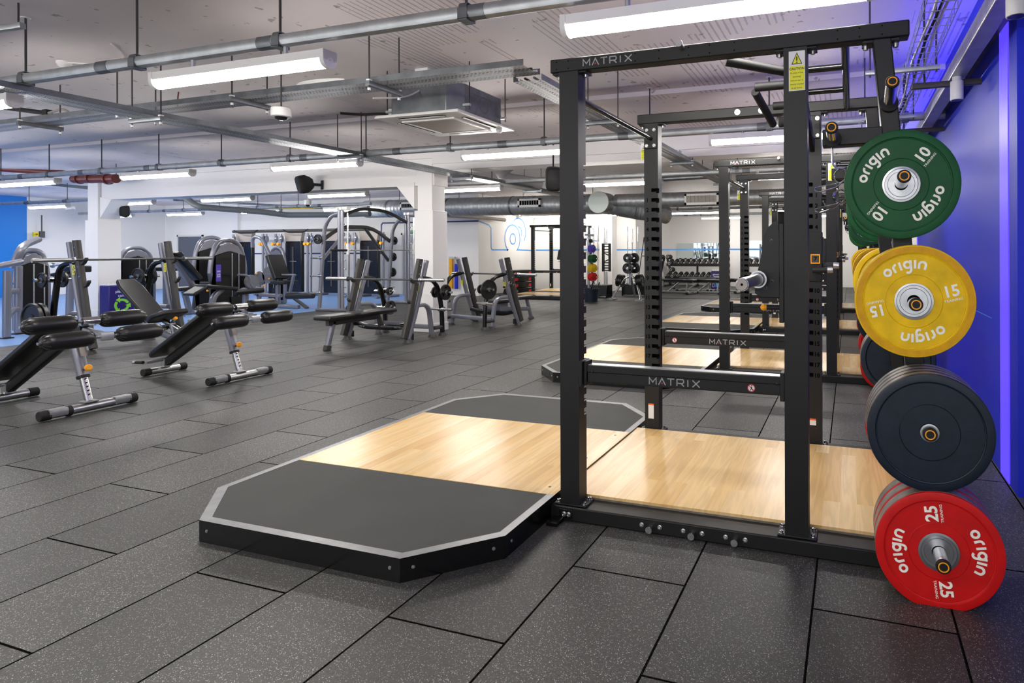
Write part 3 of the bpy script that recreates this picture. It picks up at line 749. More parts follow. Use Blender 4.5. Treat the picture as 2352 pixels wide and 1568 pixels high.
def make_platform():
    """origin on floor at rack origin"""
    t = T('lifting_platform', 'x', 'lifting platform')
    x0, x1, y0, y1, ch = -3.177, -1.437, -.722, 1.85, .30
    def oct_(d):
        c = ch-d*.414*1
        return [(x0+d+c, y0+d), (x1-d-c+.0, y0+d), (x1-d, y0+d+c), (x1-d, y1-d-c), (x1-d-c, y1-d), (x0+d+c, y1-d), (x0+d, y1-d-c), (x0+d, y0+d+c)]
    o = oct_(0); i = oct_(.042)
    fr = MB(); n = 8
    vs = [(x, y, z) for z in (0, .1) for x, y in o]+[(x, y, z) for z in (.1, .08) for x, y in i]
    fs = []
    for k in range(n):
        j = (k+1) % n
        fs += [(8+k, 8+j, 16+j, 16+k), (16+k, 16+j, 24+j, 24+k)]
    e = MB().add(vs, fs); e.build('metal_edging', 'metal_edging', t)
    sk = MB().add(vs, [(k, (k+1) % n, 8+(k+1) % n, 8+k) for k in range(n)]+[tuple(range(8))]); so = sk.build('black_skirt', 'black_gloss', t)
    bl = MB()
    P = [Vector((x, y, 0)) for x, y in o]
    for k in range(n):
        a, b2 = P[k], P[(k+1) % n]; d = (b2-a).normalized(); nn = Vector((d.y, -d.x, 0))
        for q in (a+d*.05, b2-d*.05): bolt(bl, q+Vector((0, 0, .055)), nn, .006, .004)
    bl.each('skirt_screw', 'steel', so)
    wy0, wy1 = .034, 1.13
    def clip(pts, ya, yb):
        out = []
        for f, s_ in ((ya, 1), (yb, -1)):
            out = []
            for k in range(len(pts)):
                a, b2 = pts[k], pts[(k+1) % len(pts)]
                ia, ib = (a[1]-f)*s_ >= 0, (b2[1]-f)*s_ >= 0
                if ia: out.append(a)
                if ia != ib:
                    q = (f-a[1])/(b2[1]-a[1]); out.append((a[0]+(b2[0]-a[0])*q, f))
            pts = out
        return pts
    for ya, yb, nm, m in ((-9, wy0-.002, 'rubber_panel', 'mat_rubber'), (wy0, wy1, 'wooden_panel', 'oak_planks'), (wy1+.002, 9, 'rubber_panel', 'mat_rubber')):
        q = MB().prism(clip(i, ya, yb), .07, .1004 if nm[0] == 'w' else .0985, Matrix())
        if nm[0] == 'w': q.box(x1-.043, x1-.001, ya, yb, .09, .1004)
        q.build(nm, m, t)
    for yy in (.12, .58, 1.04): MB().cyl((-1.51, yy, .1004), (-1.51, yy, .1010), .008, n=12).build('deck_screw', 'dark_grey_steel', t)
    return t
rack = make_rack(); pf = make_platform()
ry = [2.694, 6.29, 9.89, 13.49]
rn_ = ['nearest, with coloured plates on its wall side', 'second from the viewer behind the nearest rack', 'third from the viewer along the blue wall', 'farthest of the row along the blue wall']
for i, y in enumerate(ry):
    o = rack if i == 0 else copy_tree(rack)
    o.location = (.045 if i == 1 else 0, y, 0); o['label'] = 'black power rack, '+rn_[i]; o['group'] = 'black power racks along the blue wall'
for o in bpy.data.objects:
    if o.name.startswith('top_beam') and False: pass
pn = ['octagonal platform with wood centre, nearest to the viewer', 'octagonal wood and rubber platform, second from the viewer', 'third lifting platform, seen through the nearest rack', 'farthest lifting platform along the blue wall']
for i, y in enumerate(ry):
    o = pf if i == 0 else copy_tree(pf)
    o.location = (-.02 if i else 0, y-(.09 if i == 1 else 0), 0); o['label'] = pn[i]; o['group'] = 'lifting platforms in front of the racks'
# plates on the racks
G1 = ['nearest rack, front']
def stack(kind, cx, cz, y, n, face, th, labs, spin=0):
    for k in range(n):
        yy = y-face*0+face*th*(n-k) if False else y+face*(th*(n-k))
        plate(kind, cx, yy, cz, labs[k], face, spin)
Y0 = ry[0]
plate('green', .199, Y0-.052, 1.612, 'green ten kilo bumper plate at the top of the front storage horns', -1)
plate('yellow', .240, Y0-.113, 1.137, 'worn yellow fifteen kilo bumper plate facing the viewer', -1)
plate('yellow', .240, Y0-.056, 1.137, 'yellow bumper plate directly behind the front yellow fifteen', -1)
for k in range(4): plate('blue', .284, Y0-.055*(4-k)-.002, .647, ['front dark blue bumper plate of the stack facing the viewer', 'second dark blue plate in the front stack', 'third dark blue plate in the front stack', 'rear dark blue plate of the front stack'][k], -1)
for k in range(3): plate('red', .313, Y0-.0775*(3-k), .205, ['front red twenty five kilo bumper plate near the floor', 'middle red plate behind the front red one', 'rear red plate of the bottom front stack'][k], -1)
YBk = Y0+1.291+.085
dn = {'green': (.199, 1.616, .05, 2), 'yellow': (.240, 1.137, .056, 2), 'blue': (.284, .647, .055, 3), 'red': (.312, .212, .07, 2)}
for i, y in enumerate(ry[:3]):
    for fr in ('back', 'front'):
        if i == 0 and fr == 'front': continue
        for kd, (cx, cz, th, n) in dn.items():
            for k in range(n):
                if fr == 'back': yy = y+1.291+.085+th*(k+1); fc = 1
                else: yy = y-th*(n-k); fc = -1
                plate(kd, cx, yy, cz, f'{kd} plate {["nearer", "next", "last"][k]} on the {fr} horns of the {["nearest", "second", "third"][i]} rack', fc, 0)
# barbell
def make_barbell(L=2.2, sleeve=.43, shaft=.014, sl=.025, name='barbell'):
    t = T(name, 'x', 'barbell')
    b = L/2; MB().cyl((0, -b+sleeve, 0), (0, b-sleeve, 0), shaft).build('shaft', 'plant_dark', t)
    for s_ in (-1, 1):
        m = MB().cyl((0, s_*(b-sleeve), 0), (0, s_*(b-.004), 0), sl, n=28).cyl((0, s_*(b-.004), 0), (0, s_*b, 0), sl-.001, sl-.005, 28)
        m.cyl((0, s_*(b-sleeve-.0), 0), (0, s_*(b-sleeve+.02), 0), .0385, .0385, 28).cyl((0, s_*(b-sleeve+.02), 0), (0, s_*(b-sleeve+.04), 0), .032, .026, 28)
        so = m.build('sleeve', 'steel', t)
        MB().cyl((0, s_*b, 0), (0, s_*(b+.001), 0), .0215, .0215, 24).build('end_disc', 'ac_grille', so)
        MB().cyl((0, s_*b, 0), (0, s_*(b+.0016), 0), .005, .005, 10).build('screw_hole', 'hole', so)
    return t
def spring_collar(p, rz, label):
    t = T('spring_collar', label, 'collar', p, rz, 'spring collars on the rack hook')
    MB().tube([(.03*math.cos(a*R(24)), .003*a/6, .03*math.sin(a*R(24))) for a in range(0, 50)], .0032, 6).build('coil', 'chrome', t)
    MB().tube(arc([(.03, 0, 0), (-.02, 0, -.05), (-.10, .01, -.07), (-.12, .01, -.055), (-.10, .02, -.045), (-.01, .02, -.03)], .02), .003, 6).build('grip_loop', 'chrome', t)
    return t
spring_collar((-.035, ry[0]+.02, 1.665), R(10), 'chrome spring collar on the hook under the storage arm, upper one')
spring_collar((-.045, ry[0]+.07, 1.58), R(-15), 'chrome spring collar hanging below the other, left of the green plate')
bb = make_barbell()
bb.location = (-.388, ry[0]-.035+1.1-.43+.0, 1.214)
bb['label'] = 'olympic barbell resting in the catches of the nearest rack, steel sleeve towards the viewer'
for i in (1, 2):
    o = copy_tree(bb); o.location = (-.388, ry[i]+.635, 1.214); o['label'] = f'barbell resting in the catches of the {["", "second", "third"][i]} rack'
# ================================================================== CEILING SERVICES
def tray_material():
    m = bpy.data.materials.new('perforated_steel'); m.use_nodes = True; MATS['perforated_steel'] = m
    nt, N, L = nodes(m); b = N['Principled BSDF']
    b.inputs['Base Color'].default_value = lin((170, 174, 178)); b.inputs['Metallic'].default_value = .7; b.inputs['Roughness'].default_value = .4
    tc = N.new('ShaderNodeTexCoord'); mp = N.new('ShaderNodeMapping'); L.new(tc.outputs['UV'], mp.inputs[0])
    br = N.new('ShaderNodeTexBrick'); L.new(tc.outputs['Object'], br.inputs['Vector']); br.inputs['Scale'].default_value = 1
    br.inputs['Brick Width'].default_value = .034; br.inputs['Row Height'].default_value = .02; br.inputs['Mortar Size'].default_value = .0065
    tr = N.new('ShaderNodeBsdfTransparent'); mx = N.new('ShaderNodeMixShader'); out = N['Material Output']
    L.new(br.outputs['Fac'], mx.inputs[0]); L.new(tr.outputs[0], mx.inputs[1]); L.new(b.outputs[0], mx.inputs[2]); L.new(mx.outputs[0], out.inputs[0])
tray_material()
def rail(name, Y, x0, x1, z, rods, label, cz=CZ, grp='lighting conduits hung from the ceiling'):
    t = T(name, label, 'conduit', (0, Y, z), 0, grp)
    m = MB().rtube([(x0, 0, 0), (x1, 0, 0)], .072, .082, r=.42); m.build('conduit_body', 'galvanised', t)
    n = int((x1-x0)/1.52)
    for k in range(n): MB().rtube([(x0+.9+k*1.52, 0, 0), (x0+1.02+k*1.52, 0, 0)], .076, .086, r=.42).build('joint_sleeve', 'galvanised_dark', t)
    for x in rods:
        MB().box(x-.03, x+.03, -.04, .04, -.046, -.037).box(x-.03, x+.03, -.04, -.034, -.04, .02).box(x-.03, x+.03, .034, .04, -.04, .02).rtube(arc([(x, -.038, .015), (x, -.03, .05), (x, .03, .05), (x, .038, .015)], .03), .05, .005).build('clamp', 'galvanised_dark', t)
        rr = MB().cyl((x, 0, .045), (x, 0, cz-z+.002), .0075, n=8).build('hanging_rod', 'dark_grey_steel', t)
        MB().cyl((x, 0, cz-z-.006), (x, 0, cz-z), .03, n=12).build('rod_washer', 'white_plastic', rr)
    return t
rail('lighting_conduit', 2.78, -12, 2.6, 2.64, [-8.5, -7.2, -5.86, -4.636, -3.339, -1.991, -.6, .8, 2.1], 'grey steel lighting conduit crossing the top of the view above the nearest row of lights')
rail('lighting_conduit', 6.12, -17, .84, 2.60, [-1.28*k-.78 for k in range(-1, 13)], 'grey steel lighting conduit above the second row of strip lights')
rail('lighting_conduit', 9.4, -23.8, .84, 2.60, [-1.5*k-.2 for k in range(0, 16)], 'lighting conduit above the third row of lights behind the beam', CZ-.05)
rail('lighting_conduit', 12.6, -23.8, -12.0, 2.60, [-1.5*k-14.5 for k in range(0, 6)], 'lighting conduit near the far left wall above the cable machines', CZ-.05)
rail('lighting_conduit', -.56, -8, 2.6, 2.62, [-6, -4.6, -3.2, -1.8, -.4, 1], 'lighting conduit above the row behind the viewpoint')
rail('lighting_conduit', 17.5, -9.5, .84, 2.60, [-1.5*k-.5 for k in range(0, 6)], 'distant lighting conduit beyond the round duct', CZ-.05)
def tray(name, a, b2, w, z, label, hang=1.3, cz=CZ, side=.045, wire=False, cables=0):
    """along x if a[1]==b[1] else along y"""
    t = T(name, label, 'cable tray', (0, 0, 0))
    A, B = Vector((a[0], a[1], z)), Vector((b2[0], b2[1], z)); d = (B-A).normalized(); n = Vector((-d.y, d.x, 0)); L_ = (B-A).length
    m = MB().add([A+n*w/2, A-n*w/2, B-n*w/2, B+n*w/2], [(0, 1, 2, 3)]); o = m.build('perforated_base', 'perforated_steel', t)
    # coordinates for the pattern follow the object axes
    s_ = MB()
    for k in (-1, 1):
        q = n*w/2*k; s_.add([A+q, B+q, B+q+Vector((0, 0, side)), A+q+Vector((0, 0, side)), A+q*.98+Vector((0, 0, side)), B+q*.98+Vector((0, 0, side))], [(0, 1, 2, 3), (3, 2, 5, 4)])
    s_.each('side_flange', 'galvanised_dark', t)
    k = hang*.5
    while k < L_:
        c = A+d*k
        h = MB(); h.rtube([c-n*(w/2+.06)-Vector((0, 0, .022)), c+n*(w/2+.06)-Vector((0, 0, .022))], .04, .04, r=.1); ho = h.build('support_channel', 'galvanised_dark', t)
        for s2 in (-1, 1):
            p = c+n*(w/2+.04)*s2; MB().cyl(p-Vector((0, 0, .08)), Vector((p.x, p.y, cz)), .006, n=8).build('hanging_rod', 'dark_grey_steel', ho)
            MB().cb(p-Vector((0, 0, .0)), (.03, .03, .02)).cyl(p-Vector((0, 0, .075)), p-Vector((0, 0, .055)), .012, n=6).build('rod_nut', 'white_plastic', ho)
        k += hang
    for i in range(cables):
        off = n*(w*(.3-.25*i)); pts = [A+d*(L_*j/24)+off+Vector((0, 0, .014+.006*math.sin(j*1.7+i)))+n*.01*math.sin(j*.9+i*2) for j in range(25)]
        MB().tube(pts, .009, 6).build('cable', ['cable_white', 'black_rubber', 'grey_pipe'][i % 3], t)
    return t
tray('cable_tray', (-6.05, 2.55), (-6.05, 12.7), .3, 2.56, 'perforated cable tray running away from the viewer at the left', 2.3, cables=3)
tray('cable_tray', (-11.5, 3.85), (-2.2, 3.85), .24, 2.66, 'perforated cable tray crossing the room in front of the ceiling air unit', 1.45, cables=2)
tray('cable_tray', (-2.32, 3.99), (-2.32, 12.8), .24, 2.63, 'perforated cable tray running away behind the left post of the nearest rack', 2.9, cables=3)
rail('lighting_conduit', 20.5, -6.5, .84, 2.60, [-1.5*k-.5 for k in range(0, 4)], 'very distant lighting conduit before the mirror wall', CZ-.05)
# trunking and basket by the blue wall
t = T('metal_trunking', 'long grey metal trunking along the top of the blue wall', 'trunking')
MB().box(.66, .76, -3, 8.4, 2.53, 2.63).build('trunking_body', 'galvanised', t, bevel=.006)
for y in (2.9, 4.6, 6.3, 8.0):
    q = MB().rtube([(.42, y, 2.5), (.87, y, 2.5)], .04, .04, r=.12).build('wall_bracket', 'dark_grey_steel', t)
    MB().cyl((.5, y, 2.5), (.5, y, CZ), .007, n=8).build('hanging_rod', 'dark_grey_steel', q)
o = MB().box(.80, .83, -3, 8.4, 2.66, 2.675).build('led_tape', 'led_dot'); tag(o, 'row of blue led tape hidden above the trunking beside the blue wall', 'light strip')
MB().box(.765, .86, -3, 8.4, 2.64, 2.655).build('led_shelf', 'galvanised_dark', t)
t = T('wire_basket_tray', 'wire mesh cable basket hanging left of the trunking by the blue wall', 'cable basket')
m = MB(); x0, x1, z = .36, .52, 2.56
for x, zz in ((x0, z+.06), (x0, z), ((x0+x1)/2, z), (x1, z), (x1, z+.06)): m.box(x-.002, x+.002, -3, 8.4, zz-.002, zz+.002)
m.build('long_wires', 'galvanised', t)
m = MB()
for k in range(80):
    y = -.8+k*.115
    m.box(x0, x1, y-.002, y+.002, z-.002, z+.002).box(x0-.002, x0+.002, y-.002, y+.002, z, z+.06).box(x1-.002, x1+.002, y-.002, y+.002, z, z+.06)
m.build('cross_wires', 'galvanised', t)['kind'] = 'stuff'
for i in range(3): MB().tube([(x0+.04+i*.035+.012*math.sin(j*1.3+i), -3+j*.4, z+.012+.004*i) for j in range(29)], .008, 6).build('cable', ['cable_white', 'black_rubber', 'cable_white'][i], t)
for y in (1.3, 2.8, 4.3, 5.8, 7.3):
    q = MB().rtube([(.1, y, z-.02), (.56, y, z-.02)], .035, .03, r=.1).build('support_channel', 'galvanised', t)
    for x in (.13, .54): MB().cyl((x, y, z-.05), (x, y, CZ), .006, n=8).build('hanging_rod', 'dark_grey_steel', q)
# spot lights on trunking
for i, (x, y) in enumerate(((.70, 4.55), (.70, 3.0))):
    t = T('spot_light', ['white cylinder spot light hanging under the trunking beside the green plate', 'white cylinder spot light at the top right by the blue wall'][i], 'spot light', (x, y, 2.53))
    MB().cyl((0, 0, -.03), (0, 0, 0), .03).build('mount', 'white_plastic', t)
    MB().cyl((0, 0, -.16), (0, 0, -.03), .042, n=28).build('lamp_body', 'white_plastic', t, bevel=.003)
    MB().cyl((0, 0, -.161), (0, 0, -.16), .034, n=24).build('lens', 'black_gloss', t)
# air unit
t = T('air_conditioner', 'white ceiling cassette air conditioner hanging below the cable tray', 'air conditioner', (-3.82, 5.02, 2.60))
P = MB(); h = .475
P.add([(x*h, y*h, 0) for x, y in ((-1, -1), (1, -1), (1, 1), (-1, 1))]+[(x*h*.97, y*h*.97, .03) for x, y in ((-1, -1), (1, -1), (1, 1), (-1, 1))], [(0, 1, 5, 4), (1, 2, 6, 5), (2, 3, 7, 6), (3, 0, 4, 7), (4, 5, 6, 7), (0, 1, 2, 3)])
p = P.build('panel', 'white_plastic', t, bevel=.008)
g = MB().box(-.27, .27, -.27, .27, -.012, 0).build('intake_grille', 'ac_grille', t, bevel=.006)
fr = MB()
for a in range(4): fr.prism([(-.3, -.3), (.3, -.3), (.27, -.27), (-.27, -.27)], -.016, 0, Matrix.Rotation(R(90*a), 4, 'Z'))
fr.build('grille_frame', 'white_plastic', t, bevel=.003)
for a in range(4):
    MB().box(-.25, .25, -.40, -.345, -.004, .004, Matrix.Rotation(R(90*a), 4, 'Z')).build('air_slot', 'hole', t)
    MB().box(-.25, .25, -.385, -.36, -.008, -.003, Matrix.Rotation(R(90*a), 4, 'Z')).build('louvre', 'white_plastic', t)
MB().lathe([(.03, 0), (.028, -.02), (.015, -.035), (0, -.036)], (.36, .36, 0), (0, 0, 1), 16).build('sensor', 'white_plastic', t)
by = MB().prism([(-.42, -.3), (-.3, -.42), (.3, -.42), (.42, -.3), (.42, .3), (.3, .42), (-.3, .42), (-.42, .3)], .03, .3).build('casing', 'galvanised_dark', t, bevel=.005)
cs = MB(); B = basis((.4205, 0, .165), (0, 1, 0), (0, 0, 1)); cs.stroke(circ(.075, 20), .004, B); cs.stroke([(-.2, -.07), (-.2, .07), (.2, .07), (.2, -.07)], .003, B); cs.build('pressed_outline', 'dark_grey_steel', by)
MB().box(-.55, -.42, -.2, .2, .08, .16).build('control_box', 'white_plastic', t, bevel=.004)
for x in (-.47, .47):
    for y in (-.3, .3): MB().cyl((x, y, .06), (x, y, CZ-2.60), .006, n=8).build('hanging_rod', 'dark_grey_steel', t); MB().cb((x*.93, y, .1), (.08, .03, .02)).build('hanging_lug', 'galvanised', t)
MB().tube(arc([(-.5, -.1, .12), (-.62, -.2, .12), (-.8, -.3, .1), (-.9, -.45, .09)], .08), .013, 8).build('pipe', 'black_rubber', t)
t = T('junction_box', 'small white junction box with looping cables on the ceiling above the air conditioner', 'junction box', (-3.9, 4.78, CZ-.002))
MB().box(-.075, .075, -.05, .05, -.075, 0).build('box_body', 'white_plastic', t, bevel=.006)
for i, P_ in enumerate(([(-.07, 0, -.05), (-.2, -.05, -.08), (-.33, -.3, -.12), (-.34, -.75, -.3), (-.33, -.85, -.42)], [(-.07, .02, -.04), (-.25, -.02, -.06), (-.38, -.3, -.12), (-.38, -.8, -.32), (-.37, -.87, -.42)], [(.06, -.02, -.07), (.1, -.1, -.2), (.06, -.3, -.35), (-.05, -.6, -.42)])):
    MB().tube(arc(P_, .15), .008, 6).build('cable', 'cable_white', t)
o = MB()
for k in range(5): o.tube([( -4.15+.22*math.cos(a*R(20))*(1+.05*k), 3.85+.09*math.sin(a*R(20)), 2.69+.012*k) for a in range(18)], .009, 6, closed=True)
tag(o.build('cable_coil', 'cable_white'), 'coil of white cable lying on the crossing cable tray', 'cable')
# dome sensors
t = T('ceiling_sensor', 'white round movement sensor hanging under the crossing cable tray', 'sensor', (-3.93+.25-.0, 3.72, 2.66))
t.location = AY(648, 262, 3.72)
MB().lathe([(0, .07), (.07, .07), (.075, .06), (.075, .0), (.06, -.006), (0, -.006)], n=32).build('body', 'white_plastic', t, bevel=.003)
MB().lathe([(.05, -.006), (.045, -.02), (.02, -.03), (0, -.031)], n=24).build('lens', 'black_gloss', t)
MB().cyl((0, 0, .07), (0, 0, CZ-t.location.z), .006, n=8).build('hanging_rod', 'dark_grey_steel', t)
t = T('smoke_detector', 'white smoke detector on the ceiling at the upper left', 'smoke detector', (-6.887, 3.536, CZ))
MB().lathe([(0, 0), (.055, 0), (.055, -.02), (.045, -.03), (.045, -.038), (.03, -.05), (0, -.052)], n=28).build('body', 'white_plastic', t)
MB().tube(arc([(.05, 0, -.01), (.3, .15, -.012), (.7, .1, -.012), (1.0, -.2, -.012)], .2), .008, 6).build('cable', 'cable_white', t)
# speakers
def speaker(p, rz, s, label, tilt=.25):
    t = T('loudspeaker', label, 'loudspeaker', p, rz, 'black loudspeakers')
    m = MB(); pr = []
    for k in range(20):
        a = 2*math.pi*k/20; pr.append((.11*s*(abs(math.cos(a))**.5)*(1 if math.cos(a) >= 0 else -1), .16*s*(abs(math.sin(a))**.5)*(1 if math.sin(a) >= 0 else -1)))
    Q = Matrix.Rotation(tilt, 4, 'X')
    vs = []
    for d, k in ((-.1, .8), (-.085, .95), (-.05, 1), (.0, .98), (.06, .7), (.09, .45)):
        vs += [Q @ Vector((x*k, d*s*1.3, z*k)) for x, z in pr]
    fs = [tuple(range(20))]+[tuple(range(100, 120))]
    for i in range(5):
        for k in range(20): fs.append((i*20+k, i*20+(k+1) % 20, i*20+20+(k+1) % 20, i*20+20+k))
    m.add(vs, fs).build('cabinet', 'black_rubber', t)
    MB().rtube([(.0, .08*s, 0), (0, .26*s, .0)], .05*s, .05*s).box(-.05*s, .05*s, .25*s, .27*s, -.08*s, .08*s).build('wall_bracket', 'black_rubber', t)
    return t
p = AY(703, 417, 8.03); speaker(p, R(-25), 1.0, 'black loudspeaker bracketed to the white beam left of the column')
p = AY(1272, 408, 8.0); speaker(p, R(35), 1.15, 'black loudspeaker partly hidden behind the left post of the nearest rack'); MB().cyl((0, 0, .1), (0, 0, CZ-.06-p.z), .012, n=8).build('drop_rod', 'black_rubber', bpy.data.objects['loudspeaker.001'])
p = AX(287, 476, -14.75); speaker(p, R(60), .8, 'small black loudspeaker behind the far left column')
p = AY(1793, 505, 15); speaker(p, R(0), 1.2, 'distant black loudspeaker seen between the racks').location = AY(1793, 505, 14)
# ducts
def duct(name, a, b2, r, label, step=.11):
    t = T(name, label, 'duct', (0, 0, 0), 0, 'round metal air ducts')
    A, B = Vector(a), Vector(b2); L_ = (B-A).length; n = int(L_/step); pr = []
    for i in range(n): pr += [(r, i*step), (r, (i+.86)*step), (r*1.018, (i+.93)*step)]
    pr.append((r, n*step))
    MB().lathe([(r*.98, 0)]+pr, A, B-A, 40).build('spiral_body', 'galvanised', t, sharp=60)
    d = (B-A).normalized()
    k = .8
    while k < L_:
        MB()._ring(r, r*1.03, 0, .05, tuple(A+d*k), tuple(d), 40).build('joint_collar', 'galvanised_dark', t)
        c = A+d*(k+.3); MB().cyl(c+Vector((0, 0, r)), Vector((c.x, c.y, CZ-.05)), .007, n=8).build('hanging_rod', 'dark_grey_steel', t); k += 1.9
    return t
duct('air_duct', (-12.7, 13.2, 2.51), (-5.45, 13.2, 2.47), .235, 'large round metal duct seen right of the white column')
duct('air_duct', (-5.3, 13.2, 2.51), (-1.3, 13.2, 2.51), .17, 'narrower round metal duct with a grille right of the white end cap')
t = T('duct_branch', 'ribbed flexible duct curving down behind the second post', 'duct', (0, 0, 0), 0, 'round metal air ducts')
MB().lathe([(.25, 0), (.25, .5)], (-5.55, 12.75, 2.47), (0, 1, 0), 40).build('tee_body', 'galvanised', t)
MB().cyl((-5.55, 12.72, 2.47), (-5.55, 12.75, 2.47), .255, n=40).build('end_cap', 'disc_white', t)
pts = arc([(-5.5, 13.3, 2.42), (-5.0, 13.3, 2.34), (-4.55, 13.35, 2.24), (-4.2, 13.9, 2.2)], .5, 8); fine = []
for i in range(len(pts)-1):
    for k in range(5): fine.append(pts[i].lerp(pts[i+1], k/5))
m = MB(); rr = []
for i, p in enumerate(fine):
    pass
m.sweep(fine, [(.2*math.cos(a*R(15)), .2*math.sin(a*R(15))) for a in range(24)])
for i in range(0, len(fine)*24, 48):
    c = sum((m.v[i+k] for k in range(24)), Vector())/24
    for k in range(24):
        if i+k < len(m.v): m.v[i+k] = c+(m.v[i+k]-c)*1.1
m.build('flexible_body', 'galvanised', t, sharp=80)
def grille(p, w, h, label, dark='hole'):
    t = T('duct_grille', label, 'air grille', p, 0, 'white framed air grilles')
    f = MB()
    for x0, x1, z0, z1 in ((-w/2, w/2, h/2-.045, h/2), (-w/2, w/2, -h/2, -h/2+.055), (-w/2, -w/2+.045, -h/2, h/2), (w/2-.045, w/2, -h/2, h/2)): f.box(x0, x1, -.02, .02, z0, z1)
    f.build('frame', 'white_plastic', t)
    MB().box(-w/2+.04, w/2-.04, .0, .08, -h/2+.05, h/2-.04).build('recess', dark, t)
    n = 8; 
    for k in range(1, n): MB().box(-w/2+.045+(w-.09)*k/n-.008, -w/2+.045+(w-.09)*k/n+.008, -.012, .0, -h/2+.055, h/2-.045).build('vane', 'galvanised_dark', t)
    return t
grille(AY(1216, 464, 12.93), .62, .21, 'white framed grille on the large duct left of the nearest rack')
grille(AY(1612, 458, 12.99), .78, .25, 'white framed grille on the duct between the second and third posts', 'ac_grille')
grille(AY(938, 469, 12.93), .5, .2, 'white framed grille on the duct left of the column')
# pipes
def pipe(name, pts, r, m, label, rad=.15, collars=(), grp=None):
    t = T(name, label, 'pipe', (0, 0, 0), 0, grp)
    P = arc(pts, rad, 8); MB().tube(P, r, 20).build('pipe_run', m, t)
    q = P[len(P)//2]; MB().cyl(q, (q.x, q.y, CZ-(.05 if q.y > 6.22 else 0)), .007, n=8).build('hanging_rod', 'dark_grey_steel', t)
    for c, d in collars: MB()._ring(r*.98, r*1.25, 0, r*.5, c, d, 24).build('coupling', m, t)
    return t
pipe('red_pipe', [AY(-120, 362, 7.0), AY(0, 376, 7.4), AY(150, 388, 8.0)], .07, 'red_pipe', 'dark red pipe crossing above the second lights at the far left')
a, b2 = AY(172, 402, 7.7), AY(268, 402, 7.7)
pipe('red_pipe', [a+Vector((0, 0, .0)), b2], .085, 'red_pipe', 'short dark red pipe with flanges below the ceiling near the far left column', .1, ((a+Vector((.15, 0, 0)), (1, 0, 0)), (a+Vector((.5, 0, 0)), (1, 0, 0)), (b2-Vector((.25, 0, 0)), (1, 0, 0))))
pipe('drain_pipe', [AY(-30, 395, 9.5), AY(130, 410, 9.5), AY(215, 420, 10.2)], .09, 'grey_pipe', 'dark grey drain pipe under the ceiling at the far left', .1)
pipe('drain_pipe', [AY(428, 448, 10.5), AY(455, 468, 10.5), AY(600, 480, 11.6), AY(660, 488, 12.2), AY(765, 488, 12.4), AY(850, 486, 12.6)], .075, 'grey_pipe', 'dark grey drain pipe bending above the cable machines', .15)
pipe('yellow_pipe', [AY(555, 473, 14.6), AY(850, 473, 14.6)], .028, 'yellow_pipe', 'thin yellow gas pipe above the cable machines')
pipe('grey_conduit', [AY(400, 452, 13.0), AY(850, 478, 14.2)], .03, 'galvanised_dark', 'thin steel conduit above the cable machines')
pipe('steel_pipe', [AX(1030, 492, -10.3), AX(1110, 497, -10.3), AX(1160, 503, -10.3)], .05, 'ac_grille', 'two steel pipes slanting under the large duct right of the column')
pipe('white_pipe', [AY(1175, 375, 9.5), AY(1150, 392, 9.6), AY(1165, 408, 9.8), AY(1240, 420, 10.6)], .11, 'wall_grey', 'fat light grey elbow pipe above the duct', .15)
pipe('brown_pipe', [AY(1500, 412, 11.5), AY(1640, 405, 11.5)], .05, 'galvanised_dark', 'steel pipe above the narrower duct')
pipe('white_conduit', [AY(1560, 345, 8.1), AY(1615, 380, 9.5), AY(1618, 402, 9.5)], .012, 'white_plastic', 'thin white conduit on the ceiling left of the second rack')
# black bar and flex at upper left
t = T('black_batten', 'black batten with a pale flexible cable under the ceiling at the left edge', 'batten')
a, b2 = AY(-40, 230, 4.1), AY(112, 251, 4.3); MB().rtube([a, b2], .035, .05).box(b2.x-.05, b2.x+.03, b2.y-.03, b2.y+.03, b2.z-.04, b2.z+.04).build('batten', 'black_rubber', t)
MB().tube(arc([b2, AY(150, 240, 4.2), AY(172, 262, 4.1), AY(190, 272, 4.0)], .15), .014, 8).build('flexible_cable', 'ac_grille', t)
t = T('steel_channel', 'short steel channel hanging under the ceiling at the upper left corner', 'channel')
a, b2 = AY(-60, 66, 2.5), AY(56, 49, 2.6); MB().rtube([a, b2], .04, .04, r=.1).build('channel_body', 'galvanised', t); MB().cyl(b2-Vector((.05, 0, .0)), (b2.x-.05, b2.y, CZ), .006, n=8).build('hanging_rod', 'dark_grey_steel', t)
for i, (x, y, Y) in enumerate(((412, 215, 4.6), (418, 215, 4.6))):
    pass
o = MB().tube([AY(410, 240, 4.6), AY(411, 215, 4.6), AY(414, 195, 4.6)], .007, 6); tag(o.build('red_cable', 'red_pipe'), 'thin red cable rising from the crossed cable trays', 'cable')
# cameras on ceiling / wall
t = T('dome_camera', 'small white dome camera below the beam above the cable machines', 'camera', AY(708, 463, 11.0))
MB().cyl((0, 0, -.02), (0, 0, .09), .085, n=24).build('body', 'white_plastic', t, bevel=.005); MB().lathe([(.05, -.02), (.045, -.05), (0, -.075)], n=20).build('lens', 'black_gloss', t); MB().cyl((0, 0, .09), (0, 0, CZ-.05-t.location.z), .01, n=8).build('stem', 'white_plastic', t)
t = T('wall_camera', 'white wall camera beside the far left column', 'camera', AY(163, 468, 12.0)); MB().cyl((0, 0, 0), (-.03, -.14, -.03), .05, .06).build('body', 'white_plastic', t); MB().box(-.03, .03, 0, .1, -.04, .04).build('mount', 'white_plastic', t)
